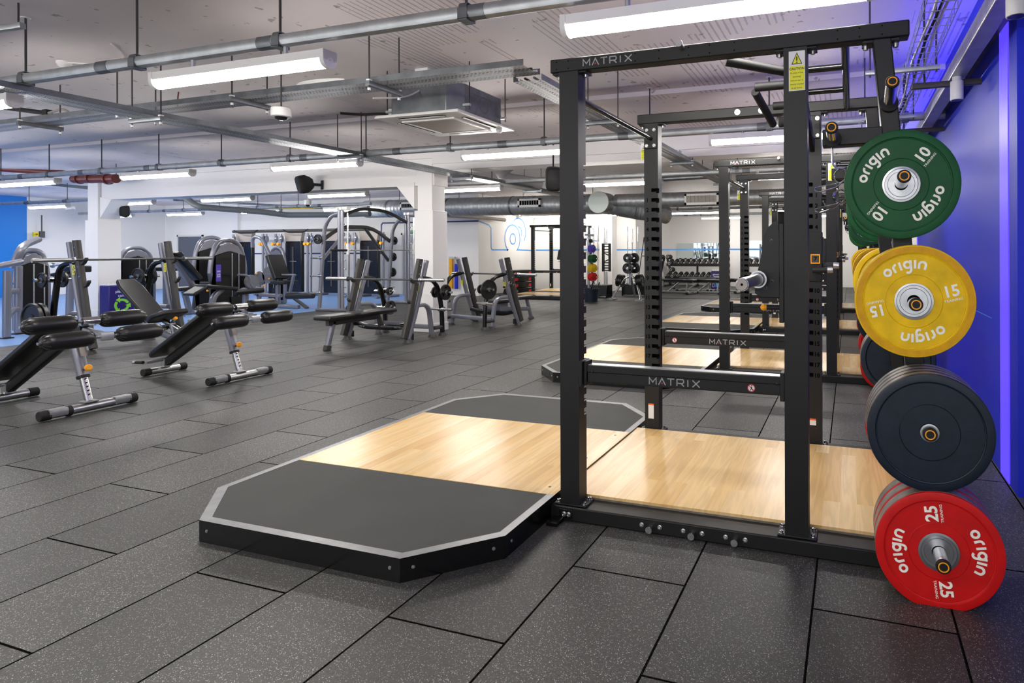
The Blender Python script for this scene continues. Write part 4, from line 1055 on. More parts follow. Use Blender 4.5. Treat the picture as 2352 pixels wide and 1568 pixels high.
# ================================================================== WALL DETAILS
def door(name, x0, x1, Y, zt, m, frame='white_plastic'):
    f = MB().box(x0-.06, x0, Y-.04, Y, 0, zt+.06).box(x1, x1+.06, Y-.04, Y, 0, zt+.06).box(x0-.06, x1+.06, Y-.04, Y, zt, zt+.06).build(name, frame); struct(f)
    MB().box(x0, x1, Y-.02, Y, .01, zt).build('door_leaf', m, f); MB().box(x1-.12, x1-.03, Y-.05, Y-.02, 1.0, 1.03).build('door_handle', 'steel', f)
    return f
door('door_1', -23.3, -22.1, 15.3, 1.9, 'door_grey')
door('door_2', -13.3, -12.5, 15.3, 1.85, 'wall_grey')
t = T('exit_sign', 'small green exit sign above the white door by the column', 'sign', AY(943, 529, 15.26)); MB().box(-.16, .16, 0, .03, -.05, .05).build('sign_board', 'exit_green', t)
MB().text('EXIT', .07, basis((.03, -.002, 0), (1, 0, 0), (0, 0, 1)), 1, bold=.01).stroke([(-.13, -.03), (-.13, .03)], .02, basis((0, -.002, 0), (1, 0, 0), (0, 0, 1))).build('sign_symbol', 'sticker_white', t)
# mural line
def band(pts, w, m, name, parent, M4):
    b = MB(); b.stroke(pts, w, M4, False); return b.build(name, m, parent)
mu = T('wall_mural', 'blue line mural with outlined weight plates painted on the white wall', 'mural')
E1 = basis((0, 15.295, 0), (1, 0, 0), (0, 0, 1)); E2 = basis((-10.555, 0, 0), (0, 1, 0), (0, 0, 1))
band([(-14.25, 1.28), (-14.15, 1.28), (-14.15, 2.18), (-14.1, 2.24), (-10.56, 2.24)], .045, 'line_navy', 'navy_line', mu, E1)
band([(-24, 1.28), (-14.2, 1.28)], .045, 'line_navy', 'navy_line', mu, E1)
band([(15.3, 2.24), (15.85, 2.14), (15.95, 2.05), (15.95, 1.45), (16.0, 1.38), (16.9, 1.38)]+circ(.46, 24, 235, -55, 17.18, 1.74)+[(17.5, 1.38), (18.62, 1.36)], .04, 'line_blue', 'blue_line', mu, E2)
band(circ(.17, 20, 0, 360, 17.2, 1.74), .04, 'line_blue', 'plate_hole_outline', mu, E2)
band(circ(.46, 16, 130, -40, 17.55, 1.98), .035, 'line_blue', 'rear_plate_outline', mu, E2); band(circ(.2, 10, 100, -30, 17.55, 1.95), .035, 'line_blue', 'rear_plate_hole', mu, E2)
band([(-10.5, 1.37), (-2.2, 1.37)], .045, 'line_blue', 'blue_line', mu, basis((0, 18.612, 0), (1, 0, 0), (0, 0, 1)))
# ================================================================== GYM MACHINES
def rpad(mb, c, dx, dy, dz, m=None, n=4):
    """rounded cushion"""
    return mb.cb(c, (dx, dy, dz), m)
def pad(parent, name, c, dx, dy, dz, rotm=None, m='black_pad', bev=.02):
    o = MB().cb((0, 0, 0), (dx, dy, dz)).build(name, m, parent, bevel=min(bev, dz*.45), seg=3)
    o.matrix_local = Matrix.Translation(c) @ (rotm if rotm is not None else Matrix()); return o
def roller(parent, a, b2, r, name='roller_pad'):
    a, b2 = Vector(a), Vector(b2); L_ = (b2-a).length
    pr = [(.012, 0), (r*.45, 0), (r*.75, .012), (r*.93, .035), (r, .07), (r*1.02, L_*.5), (r, L_-.07), (r*.93, L_-.035), (r*.75, L_-.012), (r*.45, L_), (.012, L_)]
    o = MB().lathe(pr, a, b2-a, 24).build(name, 'black_pad', parent, sharp=70)
    # gathered creases at the ends
    for e, d in ((a, (b2-a).normalized()), (b2, (a-b2).normalized())):
        MB().lathe([(0, -.012), (.014, -.01), (.018, 0), (.016, .02)], e, d, 12).build('end_button', 'dark_grey_steel', o)
        m = MB(); q = d.to_track_quat('Z', 'Y').to_matrix()
        for k in range(14):
            an = 2*math.pi*k/14; v = q @ Vector((math.cos(an), math.sin(an), 0))
            m.tube([e+v*r*.42+d*.0, e+v*r*.76+d*.013, e+v*r*.92+d*.035], .0035, 5)
        m.build('creases', 'black_pad', o)
    return o
def small_plate(parent, c, ax, r=.11, th=.03, holes=True, name='small_plate', m='black_iron'):
    o = MB().lathe([(.026, 0), (r*.35, 0), (r*.38, th*.35), (r*.86, th*.35), (r*.9, 0), (r, .004), (r, th-.004), (r*.9, th), (r*.86, th*.65), (r*.38, th*.65), (r*.35, th), (.026, th)], c, ax, 28).build(name, m, parent)
    return o
def iron_plate(c, ax, r, th, label, group):
    t = T('iron_plate', label, 'weight plate', c, 0, group)
    q = Vector(ax).to_track_quat('Z', 'Y'); t.rotation_mode = 'QUATERNION'; t.rotation_quaternion = q
    m = MB().lathe([(.026, 0), (r*.33, 0), (r*.36, th*.3), (r*.84, th*.3), (r*.88, 0), (r-.004, 0), (r, .005), (r, th-.005), (r-.004, th), (r*.88, th), (r*.84, th*.7), (r*.36, th*.7), (r*.33, th), (.026, th)], n=32)
    m.f = [f for f in m.f if len(f) < 30]
    m.build('iron_disc', 'black_iron', t)
    g = MB()
    for k in range(3): g.flat([(r*.6*math.cos(a)+r*.24*math.cos(b_)*math.sin(a+1.57)*1, 0) for a, b_ in ((0, 0),)]*0 or [(r*.6*math.cos(R(120*k+90))+r*.2*math.cos(R(j*30))*1.3*math.cos(R(120*k))-r*.2*math.sin(R(j*30))*.7*math.sin(R(120*k)), r*.6*math.sin(R(120*k+90))+r*.2*math.cos(R(j*30))*1.3*math.sin(R(120*k))+r*.2*math.sin(R(j*30))*.7*math.cos(R(120*k))) for j in range(12)], Matrix.Translation((0, 0, th*.7+.001)))
    for gg in g.each('grip_hole', 'hole', t): pass
    MB()._ring(.0255, .034, -.001, th+.001, (0, 0, 0), (0, 0, 1), 24).build('hub', 'steel', t)
    return t
# ---------------------------------------------------------------- decline benches
def make_abbench():
    """local: rear cross bar at x=0, bench runs to -x, y across"""
    t = T('abdominal_bench', 'x', 'abdominal bench')
    def bar(x, y0, y1, name):
        o = MB().tube([(x, y0, .045), (x, y1, .045)], .036, 18).build(name, 'steel', t)
        for y, d in ((y0, -1), (y1, 1)): MB().cyl((x, y-d*.055, .045), (x, y+d*.018, .045), .0415, n=20).build('rubber_end', 'black_rubber', o, bevel=.006)
        return o
    rb = bar(0, -.32, .32, 'rear_foot_bar'); bar(-1.15, -.2, .2, 'front_foot_bar')
    for y in (-.225, .225):
        MB().rtube([(0, y-.06, .052), (0, y+.06, .052)], .082, .066, r=.3).build('wheel_bracket', 'metal_edging', rb)
        MB().cyl((0, y+.06, .045), (0, y+.095, .045), .043, n=20).build('wheel', 'black_rubber', rb, bevel=.004)
    MB().box(-.06, .03, -.05, .05, .082, .094).build('post_foot', 'metal_edging', t, bevel=.003)
    MB().rtube([(-.015, 0, .09), (-.115, 0, .36)], .042, .05, (0, 1, 0)).build('adjusting_post', 'chrome', t)
    hl = MB(); d = Vector((-.1, 0, .27)).normalized()
    for k in range(5):
        c = Vector((-.03, 0, .14))+d*(.034*k)+Vector((.0245, 0, .008)); hl.lathe([(0, .0005), (.006, .0005), (.006, 0)], c, (.94, 0, .35), 10)
    hl.each('adjusting_hole', 'hole', t)
    MB().rtube([(-.085, 0, .29), (-.21, 0, .66)], .062, .075, (0, 1, 0)).build('outer_post', 'silver_paint', t)
    MB()._ring(.02, .045, 0, .02, (-.085, 0, .28), (-.35, 0, .94), 20).build('post_collar', 'black_rubber', t)
    k = MB().cyl((-.08, 0, .35), (-.035, 0, .365), .009).build('pin', 'dark_grey_steel', t); MB().lathe([(0, 0), (.02, .002), (.028, .01), (.028, .022), (.02, .03), (0, .031)], (-.035, 0, .365), (.95, 0, .3), 20).build('orange_knob', 'orange', k)
    MB().flat([(-.022, -.05), (.022, -.05), (.022, .05), (-.022, .05)], basis((-.125, -.0, .5), (0, 1, 0), (-.35, 0, .94)) @ Matrix.Translation((0, 0, .036))).build('sticker', 'ac_grille', t)
    # main beam
    MB().rtube([(-1.10, 0, .13), (-.27, 0, .61), (-.06, 0, .685)], .065, .09).build('main_beam', 'black_steel', t)
    MB().rtube([(-1.12, 0, .08), (-1.12, 0, .17)], .07, .09, (0, 1, 0)).build('front_upright', 'chrome', t)
    MB().rtube([(-1.15, -.18, .15), (-1.13, .0, .16)], .03, .03).build('handle_stem', 'metal_edging', t)
    hd = MB().cyl((-1.22, -.17, .145), (-1.36+.02, -.17, .14), .017).build('handle_grip', 'black_rubber', t); MB().cyl((-1.33, -.17, .14), (-1.37, -.17, .139), .019).build('handle_tip', 'steel', hd)
    # back pad
    a = math.atan2(.47, .80); Q = Matrix.Rotation(-a, 4, 'Y')
    o = MB().prism([(-.53, -.13), (-.45, -.15), (.40, -.15), (.52, -.11), (.52, .11), (.40, .15), (-.45, .15), (-.53, .13)], -.03, .03).build('back_pad', 'black_pad', t, bevel=.02, seg=3)
    o.matrix_local = Matrix.Translation((-.74, 0, .475)) @ Q
    # roller arms
    MB().rtube([(-.14, 0, .72), (.02, 0, .755)], .05, .05).build('upper_arm', 'silver_paint', t)
    MB().tube([(.0, -.06, .765), (.0, .06, .765)], .034, 18).build('axle_boss', 'chrome', t)
    MB().rtube([(-.06, 0, .685), (.2, 0, .65)], .05, .05).build('lower_arm', 'silver_paint', t)
    MB().rtube([(.2, -.045, .645), (.2, .045, .645)], .055, .07).build('axle_block', 'galvanised', t)
    for x, z in ((-.02, .762), (.2, .645)):
        MB().cyl((x, -.44, z), (x, .44, z), .012).build('axle', 'chrome', t)
        roller(t, (x, -.42, z), (x, -.085, z), .068); roller(t, (x, .085, z), (x, .42, z), .068)
    return t
ab = make_abbench()
ab.location = (-6.10, 3.30, 0); ab['label'] = 'black abdominal decline bench at the left edge, nearest to the viewer'; ab['group'] = 'abdominal benches'
o = copy_tree(ab); o.location = (-6.09, 4.60, 0); o['label'] = 'black abdominal decline bench behind the one at the left edge'
# ---------------------------------------------------------------- bench presses
def make_press(kind):
    """local: bar along x over the origin, lifter's feet towards -y, storage towards +y"""
    t = T('bench_press', 'x', 'bench press')
    zt = 1.22 if kind != 'incline' else 1.5
    zb = .92 if kind != 'incline' else 1.245
    for s_ in (-1, 1):
        x = .56*s_
        bk = arc([(x, -.28, .07), (x, -.16, .42), (x, .06, zt)], .5, 6)
        u = MB().rtube(bk, .07, .10, (0, 1, 0), r=.35).build('hook_upright', 'dark_grey_steel', t)
        MB().cyl((x, .06, zt-.01), (x, .06, zt+.004), .045).build('top_cap', 'black_rubber', u)
        fr = arc([(x, -.2, .04), (x, -.03, .45), (x, .21, zt-.02)], .5, 6)
        f = MB().rtube(fr, .06, .075, (0, 1, 0), r=.4).build('front_tube', 'silver_paint', t)
        MB().cyl((x, -.205, 0), (x, -.205, .05), .075, .05).build('rubber_foot', 'dark_grey_steel', f)
        for k in range(4): MB().cyl((x+.034*s_, .03-.03*k, zt-.09-.13*k), (x+.041*s_, .03-.03*k, zt-.09-.13*k), .012, n=12).build('bolt', 'chrome', u)
        for z in ((zb, zb-.32) if kind != 'incline' else (zb, zb-.3)):
            MB().prism([(-.0, -.05), (-.06, -.02), (-.1, .03), (-.1, .06), (-.075, .03), (-.05, .005), (0, .0)], -.022, .022, basis((x, -.045 if z == zb else -.1, z-.03), (0, 1, 0), (0, 0, 1))).build('bar_hook', 'dark_grey_steel', u, bevel=.004)
        # storage arm going back and down
        rear = arc([(x, .1, zt-.28), (x, .42, zt-.34), (x, .56, .5), (x, .58, .03)], .28, 8)
        a_ = MB().tube(rear, .036, 18).build('storage_post', 'black_gloss', t)
        MB().cyl((x, .58, 0), (x, .58, .05), .07, .05).build('rubber_foot', 'dark_grey_steel', a_)
        lo = arc([(x-.04*s_, -.02, .52), (x-.04*s_, .3, .52), (x-.04*s_, .38, .02)], .2, 8)
        b_ = MB().rtube(lo, .06, .075, (1, 0, 0), r=.4).build('lower_brace', 'silver_paint', t)
        MB().cyl((x-.04*s_, .39, 0), (x-.04*s_, .39, .04), .07, .05).build('rubber_foot', 'dark_grey_steel', b_)
        MB().tube([(x, .38, .14), (x, .58, .14)], .03, 14).build('rear_link', 'dark_grey_steel', t)
        for z in (zt-.53, .42 if kind == 'flat' else .45):
            h = MB().cyl((x-.2, .56, z), (x+.2, .56, z), .021).cyl((x-.05, .56, z), (x+.05, .56, z), .04)
            h.build('storage_horn', 'chrome', t)
        # caution label
        B = basis((x, .0, zb-.12), (1, 0, 0), (0, .17, .98)) @ Matrix.Translation((0, 0, .0)) if kind == 'flat' else basis((x-.0351 if kind == 'incline' else x, .06, zb-.14), (0, -1, 0) if kind == 'incline' else (-1, 0, 0), (0, 0, 1)) @ Matrix.Translation((0, 0, .0 if kind == 'incline' else .06))
        lab = MB().flat([(-.027, -.06), (.027, -.06), (.027, .07), (-.027, .07)], B).build('caution_label', 'sticker_yellow', t)
        tri = MB().flat([(-.012, .035), (.012, .035), (0, .06)], B @ Matrix.Translation((0, 0, .001))); tri.stroke([(-.018, .015), (.018, .015)], .006, B @ Matrix.Translation((0, 0, .001)))
        for q in range(4): tri.stroke([(-.02, -.0-.013*q), (.02, -.013*q)], .003, B @ Matrix.Translation((0, 0, .001)))
        tri.build('printed_words', 'print_black', lab)
        if s_ == -1: # collars hanging
            MB().tube([(x-.05, .03+.03*math.cos(a*R(40)), zb-.14+.03*math.sin(a*R(40))) for a in range(9)], .003, 5, closed=True).build('spring_clip', 'chrome', t)
    # cross members
    cr = MB().rtube(arc([(-.56, -.1, .26), (-.3, -.13, .2), (.3, -.13, .2), (.56, -.1, .26)], .2, 5), .06, .085, r=.35).build('cross_beam', 'black_gloss', t)
    for x in (-.36, .36):
        lm = MB(); matrix_word(lm, None, basis((x, -.163, .205), (1, 0, 0), (0, 0, 1)), .17); lm.build('maker_lettering', 'logo_grey', cr)
    for x in (-.56, .56): MB().cyl((x, -.12, .03), (x, -.12, .12), .03).build('levelling_foot', 'black_rubber', t)
    MB().rtube([(-.52, .38, .16), (.52, .38, .16)], .06, .07).build('rear_beam', 'silver_paint', t)
    # bench
    if kind == 'flat':
        MB().rtube([(0, -.12, .2), (0, -.18, .37), (0, -1.1, .37)], .06, .08).build('bench_beam', 'dark_grey_steel', t)
        MB().rtube([(0, -.1, .26), (0, .36, .18)], .06, .07).build('bench_link', 'silver_paint', t)
        l = MB().rtube([(0, -1.0, .38), (0, -1.1, .05)], .06, .06, (0, 1, 0)).build('front_leg', 'silver_paint', t)
        MB().rtube([(0, -1.095, .065), (0, -1.11, 0)], .075, .085, (0, 1, 0)).build('rubber_foot', 'dark_grey_steel', l)
        MB().prism([(-.15, -1.2), (.15, -1.2), (.15, -.35), (.13, .08), (-.13, .08), (-.15, -.35)], .41, .475).build('bench_pad', 'black_pad', t, bevel=.024, seg=3)
    elif kind == 'incline':
        MB().rtube([(0, .1, .4), (0, -.95, .16)], .06, .08).build('bench_beam', 'silver_paint', t)
        MB().rtube([(0, -.55, .28), (0, -.2, .55)], .05, .06).build('back_strut', 'silver_paint', t)
        l = MB().rtube([(0, -.9, .36), (0, -1.02, .03)], .06, .06, (0, 1, 0)).build('front_leg', 'silver_paint', t); MB().cyl((0, -1.02, 0), (0, -1.02, .04), .07, .05).build('rubber_foot', 'dark_grey_steel', l)
        MB().rtube([(0, -.66, .42), (0, -1.05, .28)], .045, .055).build('seat_slide', 'chrome', t)
        k = MB().cyl((0, -.85, .36), (.0, -.95, .42), .009).build('pin', 'dark_grey_steel', t); MB().cyl((0, -.95, .42), (0, -.98, .44), .022).build('orange_knob', 'orange', k)
        o = MB().prism([(-.14, -.46), (.14, -.46), (.15, .3), (.11, .46), (-.11, .46), (-.15, .3)], -.03, .03).build('back_pad', 'black_pad', t, bevel=.02, seg=3)
        o.matrix_local = Matrix.Translation((0, -.30, .66)) @ Matrix.Rotation(R(38), 4, 'X')
        o = MB().prism([(-.16, -.2), (.16, -.2), (.2, .0), (.14, .2), (-.14, .2), (-.2, 0)], -.035, .035).build('seat_pad', 'black_pad', t, bevel=.022, seg=3)
        o.matrix_local = Matrix.Translation((0, -.80, .47)) @ Matrix.Rotation(R(-18), 4, 'X')
    else:
        MB().rtube([(0, .1, .3), (0, -1.05, .2)], .06, .08).build('bench_beam', 'silver_paint', t)
        l = MB().rtube([(0, -1.0, .4), (0, -1.12, .03)], .06, .06, (0, 1, 0)).build('front_leg', 'silver_paint', t); MB().cyl((0, -1.12, 0), (0, -1.12, .04), .07, .05).build('rubber_foot', 'dark_grey_steel', l)
        MB().box(-.14, .14, -.62, -.08, .37, .43).build('bench_pad', 'black_pad', t, bevel=.024, seg=3)
        MB().box(-.13, .13, -1.1, -.66, .40, .46).build('seat_pad', 'black_pad', t, bevel=.024, seg=3)
        MB().box(-.05, .05, -.45, -.25, .2, .38).build('pad_support', 'silver_paint', t)
    return t, zb
def place(o, loc, rz, label, group=None):
    o.location = loc; o.rotation_euler = (0, 0, rz); o['label'] = label
    if group: o['group'] = group
    return o
def wpt(t, v): 
    c, s_ = math.cos(t.rotation_euler.z), math.sin(t.rotation_euler.z); return Vector((t.location.x+v[0]*c-v[1]*s_, t.location.y+v[0]*s_+v[1]*c, v[2]))
def bar_at(loc, rz, label):
    o = copy_tree(bb); o.location = loc; o.rotation_euler = (0, 0, rz); o['label'] = label; o['group'] = 'olympic barbells'; return o
g = 'bench press stations'
pr, zb = make_press('flat'); place(pr, (-6.76, 7.42, 0), 0, 'flat olympic bench press in front of the white column', g)
bar_at(wpt(pr, (.03, -.11, zb)), R(90), 'olympic barbell on the flat bench press before the white column')
def side_plates(t, lst, labn):
    ax = wpt(t, (1, 0, 0))-wpt(t, (0, 0, 0)); ax.z = 0
    for k, (x, z, r, th) in enumerate(lst):
        iron_plate(wpt(t, (x, .56, z)), ax, r, th, f'{["small","black","round","dark","thin","iron"][k%6]} plate {["on the left post, outer side","on the left post, inner side","on the right post, outer side","on the right post, inner side","low on the left post","low on the right post"][k%6]} of {labn}', 'iron plates on the bench press posts')
side_plates(pr, [(-.64, .69, .075, .03), (-.47, .69, .07, .03), (.62, .69, .125, .035), (.43, .69, .09, .028), (-.46, .42, .115, .03), (.48, .69, .075, .02)], 'the flat bench press')
pi_, zb = make_press('incline'); place(pi_, (-9.80, 5.75, 0), R(90), 'incline olympic bench press at the left with its seat tilted up', g)
bar_at(wpt(pi_, (0, -.11, zb)), 0, 'long barbell on the incline bench press at the left')
side_plates(pi_, [(-.69, .97, .1, .03), (-.47, .97, .11, .03), (.62, .97, .13, .035), (.45, .97, .13, .03), (-.80, .45, .215, .045), (.66, .45, .12, .03)], 'the incline bench press')
iron_plate(wpt(pi_, (-.735, .56, .45)), wpt(pi_, (1, 0, 0))-wpt(pi_, (0, 0, 0)), .215, .045, 'second large black plate low on the incline press, behind the outer one', 'iron plates on the bench press posts')
pd, zb = make_press('decline'); place(pd, (-6.33, 9.45, 0), R(166), 'olympic bench press right of the column, its storage side towards the viewer', g)
bar_at(wpt(pd, (0, -.11, zb)), R(76), 'olympic barbell on the bench press right of the column')
side_plates(pd, [(-.66, .69, .17, .035), (-.47, .69, .08, .03), (.62, .69, .1, .03)], 'the bench press right of the column')
# ---------------------------------------------------------------- smith machine
t = T('smith_machine', 'tall silver smith machine with guided bar left of the white column', 'smith machine', (-10.95, 11.5, 0))
for s_ in (-1, 1):
    y = 1.05*s_
    MB().rtube([(-.55, y, .04), (.72, y, .04)], .06, .07, r=.4).build('base_tube', 'silver_paint', t)
    for dx in (0, .085):
        MB().tube([(.12+dx, y, .06), (.12+dx, y, 2.27)], .036, 16).build('upright', 'silver_paint', t)
    q = MB().tube([(.36, y, .12), (.36, y, 2.2)], .017, 12).build('guide_rod', 'chrome', t)
    MB().rtube([(.1, y, 2.3), (.4, y, 2.3)], .13, .085, r=.4).build('top_housing', 'white_plastic', t)
    for dx in (.14, .25): MB().cyl((.1+dx-.1, y-.07, 2.3), (.1+dx-.1, y-.078, 2.3), .03, n=20).build('housing_bolt', 'steel', t)
    MB().tube(arc([(.12, y, 2.2), (-.12, y, 2.14), (-.3, y, 1.9), (-.46, y, .06)], .35, 8), .042, 18).build('rear_tube', 'silver_paint', t)
    for k in range(9): MB().cyl((.15, y, .35+k*.2), (.3, y, .35+k*.2), .011, n=10).build('catch_peg', 'chrome', t)
    for k, z in enumerate((1.62, 1.2, .8, .42)):
        xx = -.33-.13*(1.9-z)/1.84-.0
        MB().cyl((xx, y-.0*s_, z), (xx, y+.28*s_ if s_ < 0 else y+.2, z), .02).cyl((xx, y+.03*s_, z), (xx, y+.06*s_, z), .04).build('storage_horn', 'chrome', t)
    MB().rtube([(.36, y, 1.28), (.36, y, 1.52)], .055, .055, (0, 1, 0)).build('carriage', 'white_plastic', t)
    MB().cyl((.36, y, .06), (.36, y, .14), .05, .03).build('rod_buffer', 'black_rubber', t)
MB().rtube(arc([(.15, -1.05, 2.1), (.1, -.5, 2.34), (.1, .4, 2.34), (.15, 1.05, 2.08)], .6, 8), .06, .08, r=.4).build('top_arch', 'dark_grey_steel', t)
MB().rtube(arc([(-.36, -1.05, 1.6), (-.36, -.55, 1.92), (-.36, .4, 1.95), (-.38, 1.05, 1.6)], .6, 8), .055, .09, r=.4).build('rear_arch', 'dark_grey_steel', t)
MB().rtube([(-.36, .2, 1.9), (-.42, 1.03, 1.1)], .05, .07).build('rear_brace', 'dark_grey_steel', t); MB().rtube([(-.36, -.45, 1.75), (-.4, -1.03, 1.15)], .05, .07).build('rear_brace', 'silver_paint', t)
MB().tube([(.36, -1.03, 1.37), (.36, 1.03, 1.37)], .014, 12).build('guided_bar', 'chrome', t)
for s_ in (-1, 1): MB().cyl((.36, 1.08*s_, 1.37), (.36, 1.5*s_, 1.37), .024).build('bar_sleeve', 'black_rubber', t)
for i, (y, z, r) in enumerate(((-1.2, 1.62, .11), (1.13, 1.62, .11), (1.13, 1.2, .11), (1.13, .8, .12))):
    iron_plate((-10.95-.33-.13*(1.9-z)/1.84, 11.5+y, z), (0, 1, 0), r, .04, f'black plate on the {["left side of the smith machine", "right rear tube of the smith machine, top", "right rear tube of the smith machine, middle", "right rear tube of the smith machine, low"][i]}', 'iron plates on the smith machine')
# ---------------------------------------------------------------- weight stack towers
def tower(t, x, y, w, h, rz=0, shroud='shroud'):
    """arched silver frame, dark see-through shroud in front of stack; local to t"""
    Q = Matrix.Translation((x, y, 0)) @ Matrix.Rotation(rz, 4, 'Z')
    f = lambda p: Q @ Vector(p)
    fr = MB().tube([f(p) for p in arc([(-w/2, 0, .03), (-w/2, 0, h*.72), (-w*.3, 0, h), (w*.3, 0, h), (w/2, 0, h*.72), (w/2, 0, .03)], .3, 8)], .045, 16).build('arched_frame', 'silver_paint', t)
    hb = MB().prism([(-w*.42, h*.8), (-w*.25, h*.93), (0, h*.97), (w*.25, h*.93), (w*.42, h*.8), (0, h*.86)], -.05, .05, Q @ Matrix(((1, 0, 0, 0), (0, 0, -1, 0), (0, 1, 0, 0), (0, 0, 0, 1)))).build('top_cover', 'silver_paint', t, bevel=.01)
    MB().prism([(-w*.42, .08), (w*.42, .08), (w*.42, h*.8), (0, h*.86), (-w*.42, h*.8)], -.09, -.08, Q @ Matrix(((1, 0, 0, 0), (0, 0, -1, 0), (0, 1, 0, 0), (0, 0, 0, 1)))).prism([(-w*.42, .08), (w*.42, .08), (w*.42, h*.8), (0, h*.86), (-w*.42, h*.8)], .08, .09, Q @ Matrix(((1, 0, 0, 0), (0, 0, -1, 0), (0, 1, 0, 0), (0, 0, 0, 1)))).each('shroud_panel', shroud, t)
    for dx in (-.07, .07): MB().tube([f((w*.12+dx, -.1, .1)), f((w*.12+dx, -.1, h*.83))], .011, 8).build('guide_rod', 'steel', t)
    MB().box(-.1+w*.12, .1+w*.12, -.125, -.095, .1, .42, Q).build('weight_stack', 'black_iron', t, bevel=.003)
    MB().rtube([f((-w/2, 0, .04)), f((w/2, 0, .04))], .08, .07).build('base_tube', 'silver_paint', t)
t = T('leg_curl_machine', 'silver prone leg curl machine with an arched weight tower on the blue floor', 'gym machine', (-12.05, 8.85, 0), R(90))
tower(t, .1, .15, .72, 1.58)
lb = MB().flat([(-.05, -.17), (.05, -.17), (.05, .17), (-.05, .17)], basis((-.17, .04, .92), (1, 0, 0), (0, 0, 1))).build('placard', 'sensor_purple', t); MB().text('S S2', .085, basis((-.17, .038, .9), (0, 0, -1), (1, 0, 0)), 1, bold=.02).build('placard_words', 'sticker_white', lb)
pad(t, 'chest_pad', (-.55, -.45, .66), .62, .32, .07, Matrix.Rotation(R(8), 4, 'Y')); pad(t, 'hip_pad', (-.95, -.45, .62), .3, .3, .06, Matrix.Rotation(R(-28), 4, 'Y'))
MB().cyl((-.28, -.55, .54), (.28, -.6, .56), .055).build('leg_roller', 'black_pad', t, bevel=.015, seg=3)
MB().rtube(arc([(-.7, -.45, .06), (-.62, -.45, .5), (-.45, -.45, .62)], .2), .09, .1, (0, 1, 0)).build('front_pedestal', 'silver_paint', t)
MB().rtube(arc([(.0, -.45, .06), (.02, -.45, .5), (-.05, -.45, .6)], .2), .09, .1, (0, 1, 0)).build('rear_pedestal', 'silver_paint', t)
MB().rtube([(-.85, -.45, .07), (.15, -.45, .07)], .08, .07).build('base_rail', 'silver_paint', t); MB().rtube([(-.85, -.75, .04), (-.85, -.15, .04)], .08, .07).build('front_foot', 'silver_paint', t); MB().rtube([(.1, -.6, .05), (.1, .6, .05)], .08, .07).build('side_rail', 'silver_paint', t)
MB().cyl((.42, -.1, .72), (.42, -.06, .72), .14, n=28).build('cam_disc', 'silver_paint', t); MB().cyl((.62, .1, .7), (.62, .14, .7), .12, n=28).build('cam_disc', 'silver_paint', t)
MB().tube(arc([(.05, -.2, .88), (.3, -.2, .86), (.32, -.2, .6), (.6, -.2, .56)], .12), .022, 12).build('lever_arm', 'silver_paint', t)
for p in ((.35, -.14, .74), (-.2, .3, .56), (.7, -.1, .62)): MB().lathe([(0, -.015), (.022, -.008), (.024, .008), (0, .015)], p, (0, 1, 0), 14).build('orange_knob', 'orange', t)
t = T('leg_press_machine', 'seated leg machine with sloping backrest behind the leg curl machine', 'gym machine', (-13.95, 9.97, 0), R(90))
tower(t, .1, .3, .8, 1.68)
pad(t, 'back_pad', (-.95, -.4, 1.05), .09, .34, .75, Matrix.Rotation(R(-38), 4, 'Y')); MB().rtube([(-1.3, -.4, 1.35), (-.75, -.4, .55)], .1, .1, (0, 1, 0)).build('back_frame', 'silver_paint', t)
pad(t, 'seat_pad', (-.95, -.45, .56), .5, .36, .08); MB().rtube([(-1.0, -.45, .5), (-.9, -.45, .06)], .1, .1, (0, 1, 0)).build('pedestal', 'silver_paint', t); MB().rtube([(-1.3, -.45, .05), (.1, -.45, .05)], .1, .08).build('base_rail', 'silver_paint', t)
pad(t, 'shin_pad', (-.45, -.4, .62), .12, .45, .12)
MB().rtube([(-1.25, -.8, .04), (-1.25, 0, .04)], .08, .07).build('front_foot', 'silver_paint', t)
t = T('leg_extension_machine', 'silver leg extension machine with tilted back pad and low black roller', 'gym machine', (-13.3, 10.9, 0), 0)
MB().rtube(arc([(-.2, .1, 1.15), (-.55, .1, 1.7), (-.85, .1, 1.72), (-.85, .1, 1.45)], .2), .08, .08, (0, 1, 0), r=.45).build('curved_arm', 'silver_paint', t)
tower(t, -.75, .7, .5, 1.45)
pad(t, 'back_pad', (.35, -.2, .98), .1, .4, .62, Matrix.Rotation(R(-24), 4, 'Y')); pad(t, 'seat_pad', (.55, -.2, .62), .42, .4, .08)
MB().cyl((-.05, -.12, .78), (-.05, -.05, .78), .2, n=30).build('cam_disc', 'silver_paint', t); MB().cyl((-.35, -.12, .7), (-.35, -.05, .7), .17, n=30).build('cam_disc', 'silver_paint', t)
MB().rtube([(.0, -.2, .8), (.9, -.2, .8)], .04, .04).build('handle_bar', 'silver_paint', t); MB().rtube([(.35, -.2, .55), (.35, -.2, .05)], .09, .09, (0, 1, 0)).build('pedestal', 'silver_paint', t); MB().rtube([(.85, -.2, .8), (.7, -.2, .3)], .06, .06, (0, 1, 0)).build('front_link', 'silver_paint', t)
MB().cyl((.75, -.3, .3), (1.5, -.25, .33), .07).build('leg_roller', 'black_pad', t, bevel=.015, seg=3)
MB().rtube([(-.6, -.2, .05), (1.0, -.2, .05)], .08, .08).build('base_rail', 'silver_paint', t); MB().rtube([(-.3, -.2, .3), (.45, -.2, .3)], .08, .08).build('middle_rail', 'silver_paint', t); MB().rtube([(.8, -.2, .28), (1.25, -.2, .03)], .1, .03).build('foot_plate', 'dark_grey_steel', t)
MB().rtube([(-.25, -.2, .05), (-.25, -.2, .6)], .08, .08, (0, 1, 0)).build('rear_post', 'silver_paint', t)
